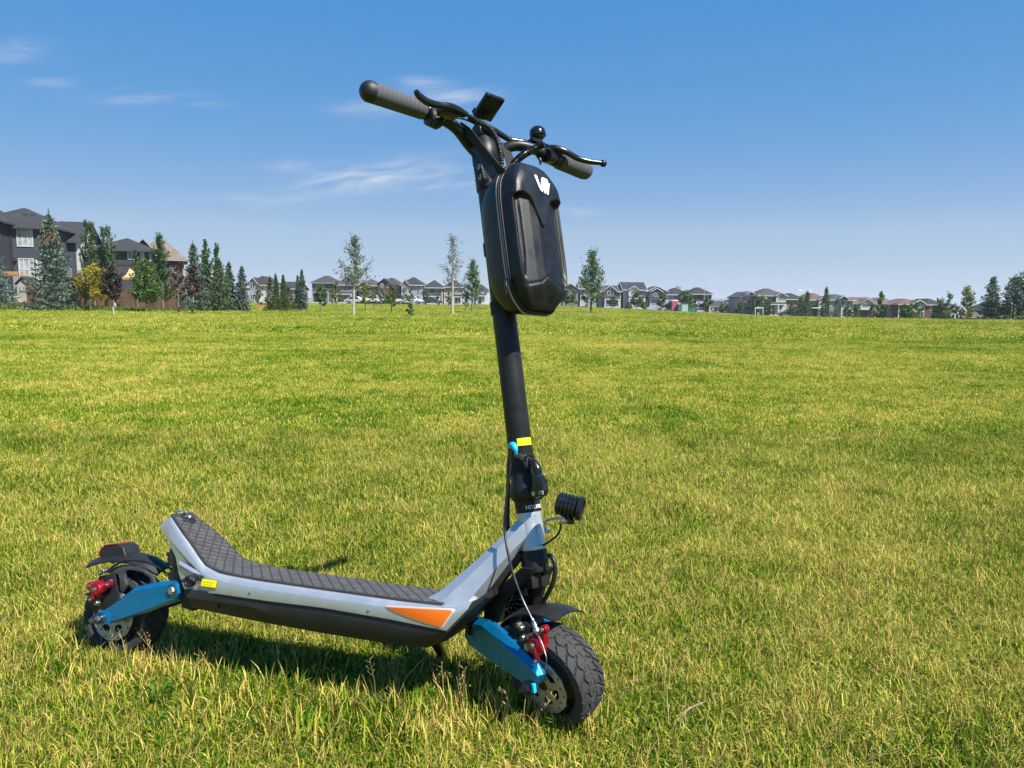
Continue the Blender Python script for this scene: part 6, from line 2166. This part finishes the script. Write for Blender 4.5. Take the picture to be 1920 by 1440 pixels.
pr_ = [(a_[0] - .12, b_[2] - .05), ((a_[0] + b_[0]) / 2, pkz + .06), (b_[0] + .12, b_[2] - .05), (b_[0] + .12, b_[2] + .05), ((a_[0] + b_[0]) / 2, pkz + .18), (a_[0] - .12, b_[2] + .05)]
mk('roof', loft([[V(x, y, z) for x, z in pr_] for y in (67.05, 69.1)]), RF_['charcoal'], ph, smooth=0)
for k in (0, 1):
    w_ = mk('window', ybox(36.5 + k * 8, 43 + k * 8, 537, 546, 67.15, .04), M_TRIMG, ph, smooth=0)
    mk('pane', ybox(37.3 + k * 8, 42.2 + k * 8, 538, 545, 67.13, .015), M_PANEL, w_, smooth=0)
sw_ = thing('swing_set', 'light blue swing set frame by the left edge', 'swing set', (*fz(12, 580, 64)[:2], 0))
M_SWB = mat('light_blue_paint', (.06, .28, .48), .5)
z1 = fz(12, 526, 64.5)[2]
x1_ = fz(12, 526, 64.5)[0]
for dx_, dy_ in ((-.45, .4), (.35, -.4)):
    mk('leg', tube([V(x1_, 64.5, z1), V(x1_ + dx_, 64.5 + dy_, -.05)], .05, 8, 1), M_SWB, sw_)
mk('top_bar', tube([V(x1_ - 2.4, 64.5, z1), V(x1_ + .1, 64.5, z1)], .05, 8, 1), M_SWB, sw_)
mk('cross_bar', tube([V(x1_ - .2, 64.7, 1.0), V(x1_ + .9, 64.3, 1.0)], .035, 8, 1), M_SWB, sw_)
ty = thing('ride_on_toy', 'red and blue plastic toy car with a yellow ball shape behind the spruce', 'toy', (*fz(29, 582, 60)[:2], 0))
tx, tz = fz(29, 572, 60)[0], 0.0
mk('body', [loft([[V(tx + x, 60 + y, z) for x, z in ((-.34, .12), (.34, .12), (.36, .4), (.2, .55), (-.2, .58), (-.36, .42))] for y in (-.25, .25)])], mat('blue_toy_plastic', (.02, .09, .36), .4), ty, smooth=0, bevel=.03)
mk('roof', [abox(tx - .32, tx + .28, 59.76, 60.24, .98, 1.1)] + [tube([V(tx + x, 60 + y, .5), V(tx + x * .9, 60 + y, 1.0)], .03, 6, 1) for x in (-.28, .24) for y in (-.2, .2)], mat('pale_toy_plastic', (.55, .38, .36), .45), ty, smooth=0)
for sx in (-.25, .25):
    mk('wheel', lathe((tx + sx, 59.72, .13), (0, 1, 0), [(0, .03), (0, .13), (.07, .13), (.07, .03)], 16), M_TRIMD, ty)
mk('front', sphere((tx + .52, 60.05, .48), .17, 14, 8), mat('yellow_toy_plastic', (.62, .36, .02), .4), ty)
# tan canopy
Yg = 72
cg = thing('canopy_tent', 'tan fabric patio canopy behind the bushy green tree', 'canopy', (*fz(243, 570, Yg)[:2], 0))
c0, c1 = fz(229, 519, Yg), fz(257, 516, Yg)
apex = fz(243, 503, Yg + 1.4)
cor = [V(c0[0], Yg, c0[2]), V(c1[0], Yg, c0[2]), V(c1[0] + .1, Yg + 2.8, c0[2]), V(c0[0] - .1, Yg + 2.8, c0[2])]
cv_, cf_ = [], []
for i in range(4):
    a, b = cor[i], cor[(i + 1) % 4]
    n0 = len(cv_)
    K = 6
    for t in np.linspace(0, 1, K):
        sag = -.22 * math.sin(math.pi * t)
        for q in (a, b):
            p_ = q + (apex - q) * t
            cv_.append(p_ + V(0, 0, sag))
        if t > 0:
            m_ = len(cv_)
            cf_.append((m_ - 4, m_ - 3, m_ - 1, m_ - 2))
mk('canopy', [(cv_, cf_)] + [box((cor[i] + cor[(i + 1) % 4]) / 2 - V(0, 0, .12), (cor[(i + 1) % 4] - cor[i]) / 2, nrm(np.cross(cor[(i + 1) % 4] - cor[i], V(0, 0, 1))) * .01, V(0, 0, .12)) for i in range(4)], mat('tan_canvas', (.50, .34, .17), .85), cg, smooth=50)
for q in cor:
    mk('pole', tube([V(q[0], q[1], -.1), V(q[0], q[1], q[2])], .035, 8, 1), M_TRIMD, cg)
# raised deck with stair railing
sd_ = thing('garden_deck', 'raised brown deck with grey stair railing beyond the metal fence', 'deck', (*fz(240, 575, 68.5)[:2], 0))
mk('platform', [ybox(256, 318, 541, 545, 68.5, 2.5)], M_WOODG, sd_, smooth=0)
for px in (257, 286, 316):
    mk('post', ybox(px, px + 3.4, 530, 580, 68.4, .09), M_WOODG, sd_, smooth=0)
for k in range(6):
    mk('step', ybox(222 + k * 5.5, 229 + k * 5.5, 571 - k * 4.6, 572.6 - k * 4.6, 68.4, .9), M_WOODG, sd_, smooth=0)
st0, st1 = fz(222, 557, 68.3), fz(246, 543, 68.3)
mk('stair_rail', [tube([V(st0[0], 68.3, st1[2]), V(st1[0], 68.3, st0[2] - .2)], .03, 6, 1)] + [tube([V(st0[0] + (st1[0] - st0[0]) * t, 68.3, st1[2] + (st0[2] - .2 - st1[2]) * t), V(st0[0] + (st1[0] - st0[0]) * t, 68.3, .1)], .018, 5, 1) for t in np.linspace(0, 1, 8)], M_TRIMD, sd_)
# small things behind the spruces: brown shed with gabled roof, planter
sh_ = thing('garden_shed', 'brown garden shed with a small gable roof between the spruces', 'shed', (*fz(391, 575, 78)[:2], 0))
a_, b_ = fz(381, 580, 78), fz(402, 536, 78)
pk = fz(391, 524, 78)[2]
mk('wall', loft([[V(x, y, z) for x, z in ((a_[0], 0), (b_[0], 0), (b_[0], b_[2]), ((a_[0] + b_[0]) / 2, pk), (a_[0], b_[2]))] for y in (78, 80.5)]), W_['brown'], sh_, smooth=0)
pr_ = [(a_[0] - .2, b_[2] - .12), ((a_[0] + b_[0]) / 2, pk + .04), (b_[0] + .2, b_[2] - .12), (b_[0] + .2, b_[2]), ((a_[0] + b_[0]) / 2, pk + .17), (a_[0] - .2, b_[2])]
mk('roof', loft([[V(x, y, z) for x, z in pr_] for y in (77.8, 80.7)]), RF_['rust'], sh_, smooth=0)
mk('door', ybox(388, 395, 545, 578, 77.95, .04), M_WOODF, sh_, smooth=0)
pl_ = thing('planter_box', 'orange brown wooden planter box at the lawn edge', 'planter', (*fz(488, 572, 72)[:2], 0))
a_, b_ = fz(481, 572, 72), fz(496, 563, 72)
for k in range(3):
    mk('board', abox(a_[0], b_[0], 72, 72.03, .1 + k * .16, .24 + k * .16), M_WOODO, pl_, smooth=0)
for x in (a_[0] + .04, b_[0] - .1):
    mk('leg', abox(x, x + .07, 72.032, 72.1, -.1, .6), M_WOODO, pl_, smooth=0)
# ------------------------------------------------------------------ cars
M_TYRE = mat('car_tyre', (.015, .015, .015), .9)
M_RIM = mat('car_rim', (.45, .45, .46), .35, .8)
M_CGLASS = mat('car_glass', (.02, .025, .03), .06, spec=.7)


def car(label, px, base_py, Y, paint, kind='sedan', flip=False, cat='car', name='parked_car', group='cars parked along the far road'):
    p = at(px, base_py, Y)
    p = V(p[0], Y, float(ter(p[0], Y)) + .09)
    f = -1 if flip else 1
    t = thing(name, label, cat, p, group)
    m = mat('car_paint_' + paint, dict(silver=(.45, .47, .50), white=(.58, .59, .60), dark=(.03, .034, .05), black=(.015, .015, .017))[paint], .25, .3 if paint == 'silver' else 0, coat=.8)
    Lh = 2.35 if kind != 'pickup' else 2.75
    body = {'sedan': [(-2.3, .35), (-2.32, .65), (-2.1, .85), (-1.5, .92), (1.0, .95), (2.0, .82), (2.3, .62), (2.32, .35)],
            'suv': [(-2.3, .4), (-2.35, .8), (-2.25, 1.02), (1.1, 1.05), (2.05, .98), (2.33, .75), (2.33, .4)],
            'pickup': [(-2.75, .5), (-2.78, 1.05), (-.6, 1.08), (1.45, 1.1), (2.5, 1.02), (2.78, .8), (2.78, .5)]}[kind]
    cab = {'sedan': [(-1.65, .90), (-.95, 1.40), (.35, 1.43), (1.2, .92)], 'suv': [(-2.2, 1.0), (-1.95, 1.62), (.2, 1.66), (1.25, 1.03)], 'pickup': [(-.75, 1.06), (-.55, 1.75), (.75, 1.78), (1.6, 1.08)]}[kind]
    q = lambda x, y, z: p + V(f * x, y, z)
    ins = lambda pts, k: [(x * k, z if z < .6 else z) for x, z in pts]
    mk('body', loft([[q(x, y, z) for x, z in ins(body, k)] for y, k in ((-.9, .985), (-.84, 1), (.84, 1), (.9, .985))]), m, t, smooth=30, bevel=.05)
    sh = [(x * (.97 if abs(y) > .6 else 1), z) for x, z in cab for y in (0,)]
    gl = mk('cabin_glass', loft([[q(x, y0, z) if z < 1.2 else q(x, y1, z) for x, z in cab] for y0, y1 in ((-.82, -.64), (.82, .64))]), M_CGLASS, t, smooth=0)
    zt = max(z for x, z in cab)
    tops = [(x, z) for x, z in cab if z > 1.2]
    mk('roof', [box(q((tops[0][0] + tops[1][0]) / 2, 0, zt + .02), V(abs(tops[1][0] - tops[0][0]) / 2 + .04, 0, 0), V(0, .68, 0), V(0, 0, .035))] +
       [tube([q(cab[i][0], y0, cab[i][1]), q(cab[j][0], y1, cab[j][1])], .045, 6, 1) for i, j in ((0, 1), (3, 2)) for y0, y1 in ((-.82, -.65), (.82, .65))] +
       [tube([q((cab[0][0] + cab[3][0]) / 2 - .1, y0, 1.0), q((tops[0][0] + tops[1][0]) / 2, y1, zt)], .045, 6, 1) for y0, y1 in ((-.83, -.66), (.83, .66))], m, t)
    for x in (-Lh * .6, Lh * .6):
        for y in (-.93, .73):
            r = .33 if kind == 'sedan' else .38
            w_ = mk('wheel', lathe(q(x, y, r), (0, 1, 0), [(0, r * .6), (0, r), (.2, r), (.2, r * .6)], 20), M_TYRE, t)
            mk('rim', lathe(q(x, y - .012, r), (0, 1, 0), [(0, .02), (0, r * .6), (.22, r * .6), (.22, .02)], 16), M_RIM, w_)
    for y in (-.62, .62):
        mk('headlight', box(q(body[-2][0] - .02, y, body[-2][1] + .06), V(.05, 0, 0), V(0, .18, 0), V(0, 0, .07)), M_GLASS, t, smooth=0)
        mk('tail_light', box(q(body[1][0] + .02, y, body[1][1] + .02), V(.05, 0, 0), V(0, .16, 0), V(0, 0, .08)), M_TAIL, t, smooth=0)
    return t


car('silver sedan parked on the far road behind the birch', 667, 564, 156, 'silver', 'sedan')
car('white pickup truck parked in front of the dark green house', 702, 565, 154, 'white', 'pickup', True, 'pickup truck', 'pickup_truck')
car('white pickup truck parked behind the lone lawn shrub', 768, 567, 152, 'white', 'pickup', False, 'pickup truck', 'pickup_truck')
car('dark blue car parked before the pyramid roofed house', 809, 568, 154, 'dark', 'sedan')
car('white car parked by the green utility boxes', 1314, 585, 152, 'white', 'suv')
car('black car in the driveway beside the pinkish brick wall', 1480, 592, 150, 'black', 'sedan', True)
car('dark car half hidden right of the dense aspen', 1250, 583, 156, 'silver', 'sedan', True)

# ------------------------------------------------------------------ street furniture


def placed(px, py, Y):
    p = at(px, py, Y)
    return V(p[0], Y, float(ter(p[0], Y)))


def lamp_post(label, px, base, top, Y, arms):
    p = placed(px, base, Y)
    h = at(px, top, Y)[2] - p[2]
    t = thing('street_lamp', label, 'street lamp', p, 'street lamps by the far road')
    mk('pole', lathe(p - V(0, 0, .2), (0, 0, 1), [(0, .10), (.6, .09), (h, .05), (h + .2, .04)], 10), mat('galvanised_pole', (.45, .45, .46), .5, .6), t)
    for sx in arms:
        mk('arm', tube([p + V(0, 0, h - .1), p + V(sx * .6, 0, h + .45), p + V(sx * 1.5, 0, h + .55)], .035, 6), mat('galvanised_pole', (0, 0, 0)), t)
        mk('lamp_head', loft([[p + V(sx * x, y, h + .55 + z) for y, z in ((-.12, 0), (.12, 0), (.1, .09), (-.1, .09))] for x in (1.4, 2.0)]), M_TRIMG, t, smooth=0)


lamp_post('street lamp with a single thin pole beside the white car', 1320, 586, 541, 150, (1,))
lamp_post('double armed street lamp behind the tallest slim spruce', 1508, 592, 549, 152, (-1, 1))
M_PINK = mat('pink_plastic', (.50, .15, .22), .5)
p = placed(1266, 585, 148)
t = thing('portable_toilet', 'pink portable booth by the far pavement', 'booth', p)
mk('cabin', abox(p[0] - .6, p[0] + .6, 148, 149.2, p[2], p[2] + 2.0), M_PINK, t, smooth=0, bevel=.04)
mk('roof', loft([[V(p[0] + x, y, p[2] + z) for x, y in ((-.66 * k, 148.6 - .66 * k), (.66 * k, 148.6 - .66 * k), (.66 * k, 148.6 + .66 * k), (-.66 * k, 148.6 + .66 * k))] for z, k in ((2.0, 1), (2.12, 1), (2.3, .5))]), mat('pale_pink', (.7, .35, .4), .5), t, smooth=0)
mk('door', abox(p[0] - .4, p[0] + .4, 147.96, 147.998, p[2] + .1, p[2] + 1.85), mat('darker_pink', (.5, .07, .16), .5), t, smooth=0)
M_TEAL, M_PALEG = mat('teal_metal', (.02, .17, .13), .5), mat('pale_green_metal', (.33, .46, .36), .55)
for lab, a0, a1, t0, m in (('teal utility cabinet beside the pink booth', 1271, 1277, 572, M_TEAL), ('pale green utility box, largest of the boxes', 1277.5, 1290, 570, M_PALEG), ('low dark green utility box beside the white car', 1291, 1302, 577, M_TEAL)):
    q0, q1 = placed(a0, 585, 147), placed(a1, 585, 147)
    z1 = at(a0, t0, 147)[2]
    zb = min(q0[2], q1[2])
    t = thing('utility_box', lab, 'utility box', ((q0[0] + q1[0]) / 2, 147, zb), 'green utility boxes by the far road')
    mk('cabinet', abox(q0[0], q1[0], 147, 148.1, zb - .1, z1), m, t, smooth=0, bevel=.03)
    mk('lid', abox(q0[0] - .06, q1[0] + .06, 146.94, 148.16, z1 + .003, z1 + .12), M_TEAL if m is M_PALEG else m, t, smooth=0)
    mk('door', abox(q0[0] + .1, q1[0] - .1, 146.96, 146.996, zb + .15, z1 - .12), m, t, smooth=0)
# goal frames
for lab, x0, x1, tp, bs, Yy, gname in (('white goal frame on the far right of the lawn', 1415.5, 1430, 577.5, 594, 128, 'goal_frame'), ('white goal frame half hidden among the right-hand spruces', 1515, 1538, 577.5, 593, 128, 'goal_frame')):
    q0, q1 = placed(x0, bs, Yy), placed(x1, bs, Yy)
    z1 = at(x0, tp, Yy)[2]
    t = thing(gname, lab, 'goal', (q0 + q1) / 2, 'football goals')
    for q in (q0, q1):
        mk('upright', tube([V(q[0], Yy, q[2] - .1), V(q[0], Yy, z1)], .08, 8, 1), M_TRIM, t)
        mk('back_stay', tube([V(q[0], Yy, z1), V(q[0] - .25, Yy + 1.2, q[2])], .035, 6, 1), M_TRIM, t)
    mk('crossbar', tube([V(q0[0] - .08, Yy, z1), V(q1[0] + .08, Yy, z1)], .09, 8, 1), M_TRIM, t)
p = placed(1330, 587, 146)
t = thing('white_bollard', 'short white post right of the white car', 'bollard', p)
mk('post', lathe(p - V(0, 0, .1), (0, 0, 1), [(0, .14), (1.25, .14), (1.3, .09)], 12), M_TRIM, t)
mk('collar', lathe(p + V(0, 0, .9), (0, 0, 1), [(0, .15), (.12, .15)], 12), M_TRIMG, t)
p = placed(1630, 597, 120)
t = thing('traffic_cone', 'small orange cone on the grass by the garage house', 'cone', p)
mk('cone', lathe(p, (0, 0, 1), [(.03, .17), (.7, .03)], 14), mat('cone_orange', (.8, .2, .04), .6), t)
mk('base', abox(p[0] - .22, p[0] + .22, p[1] - .22, p[1] + .22, p[2] - .02, p[2] + .03), M_TRIMD, t, smooth=0)

# ------------------------------------------------------------------ small things in the near grass
M_TWIG = mat('dry_twig', (.30, .22, .16), .9, var=.2, vscale=60)
tw0, tw1 = ground_at(1253, 1383), ground_at(1322, 1352)
tw0[2], tw1[2] = .022, .034
twig = mk('dry_twig', tube([tw0, tw0 * .5 + tw1 * .5 + V(.0, .01, .008), tw1], [.0034, .003, .0018], 8), M_TWIG)
twig['label'], twig['category'] = 'dry grey twig lying on the grass right of the front wheel', 'twig'
M_WEED = leaf_mat('weed_leaf', (.07, .16, .012), (.14, .26, .03), .35, .5)


def weed(px, py, n, ln, label):
    p = ground_at(px, py)
    r = np.random.default_rng(int(px))
    t = thing('broadleaf_weed', label, 'weed', p, 'broad leaved weeds in the lawn')
    for k in range(n):
        a = k * 2.4 + r.uniform(-.3, .3)
        d = V(math.cos(a), math.sin(a), 0)
        s_ = V(-d[1], d[0], 0)
        L_, w = ln * r.uniform(.7, 1.1), ln * .20
        pr = [(0, .04, .015), (.3, .32, .045), (.6, .5, .055), (.85, .3, .05), (1, .03, .04)]
        rows = [[p + d * (L_ * u) + V(0, 0, z + u * .01) - s_ * w * hw, p + d * (L_ * u) + V(0, 0, z - .006 + u * .01), p + d * (L_ * u) + V(0, 0, z + u * .01) + s_ * w * hw] for u, hw, z in pr]
        mk('leaf', loft(rows, False, False), M_WEED, t, smooth=60)


weed(298, 1335, 5, .038, 'broad leaved weed near the bottom left corner')
weed(1806, 1208, 7, .06, 'broad leaved weed at the right side of the lawn')
weed(290, 1395, 4, .038, 'small dark leaved weed at the bottom left')
weed(1008, 1010, 4, .06, 'flat leaved weed behind the head tube')


def seed_stalks():
    """thin dry flowering stems standing above the turf"""
    r = np.random.default_rng(8)
    vs_, fs = [], []

    def blade(a, b, w):
        s_ = nrm(np.cross(b - a, V(.3, -1, .1))) * w
        i = len(vs_)
        vs_.extend([a - s_, a + s_, b + s_ * .5, b - s_ * .5])
        fs.append((i, i + 1, i + 2, i + 3))
    n = 620
    y = 1.0 + 4.5 * r.uniform(0, 1, n) ** 1.3
    x = r.uniform(-1, 1, n) * (.72 * y + .1)
    sp = [(px, py) for px, py in [(196, 1262), (222, 1270), (236, 1262), (300, 1275), (330, 1262), (405, 1262), (418, 1275), (445, 1268), (520, 1282), (600, 1300), (640, 1305), (285, 1262), (560, 1300), (700, 1330), (742, 1330), (830, 1345), (870, 1350), (250, 1290), (1120, 1370), (1140, 1352), (1000, 1385), (975, 1380)] for _ in range(2)]
    P = [V(a, b, 0) for a, b in zip(x, y)] + [ground_at(px + r.uniform(-9, 9), py + r.uniform(-6, 8)) for px, py in sp]
    for k, p in enumerate(P):
        h = r.uniform(.06, .10) if k < n else r.uniform(.08, .13)
        d = r.normal(0, .30, 2)
        a = p + V(0, 0, -.005)
        m_ = p + V(d[0] * h * .35, d[1] * h * .35, h * .55)
        b = p + V(d[0] * h, d[1] * h, h)
        blade(a, m_, .0009)
        blade(m_, b, .0007)
        if r.uniform() < (.30 if k < n else .6):
            for q in np.linspace(.62, 1, 7):
                c = m_ + (b - m_) * ((q - .5) * 2 if q > .5 else 0)
                e = c + V(*r.normal(0, .007, 2), r.uniform(.003, .009))
                blade(c, e, .0004)
                blade(e, e + V(*r.normal(0, .0015, 2), .004), .0009)
    o = fastmesh('seed_stalks', vs_, fs, leaf_mat('dry_stalk', (.36, .25, .09), (.62, .48, .22), .3), kind='stuff')
    o['label'] = 'thin dry seed stalks standing above the lawn'


seed_stalks()

# ------------------------------------------------------------------ the air: faint summer haze over the whole scene
hm_ = bpy.data.materials.new('summer_haze')
hm_.use_nodes = True
for n_ in list(hm_.node_tree.nodes):
    if n_.type != 'OUTPUT_MATERIAL':
        hm_.node_tree.nodes.remove(n_)
pvn = hm_.node_tree.nodes.new('ShaderNodeVolumePrincipled')
pvn.inputs['Color'].default_value = (.86, .92, 1.0, 1)
pvn.inputs['Density'].default_value = .00027
pvn.inputs['Anisotropy'].default_value = .1
hm_.node_tree.links.new(pvn.outputs[0], hm_.node_tree.nodes['Material Output'].inputs['Volume'])
hz_ = mk('haze', abox(-3800, 3800, -450, 4800, -32, 54), hm_, smooth=0, kind='stuff', label='faint summer haze over the park')
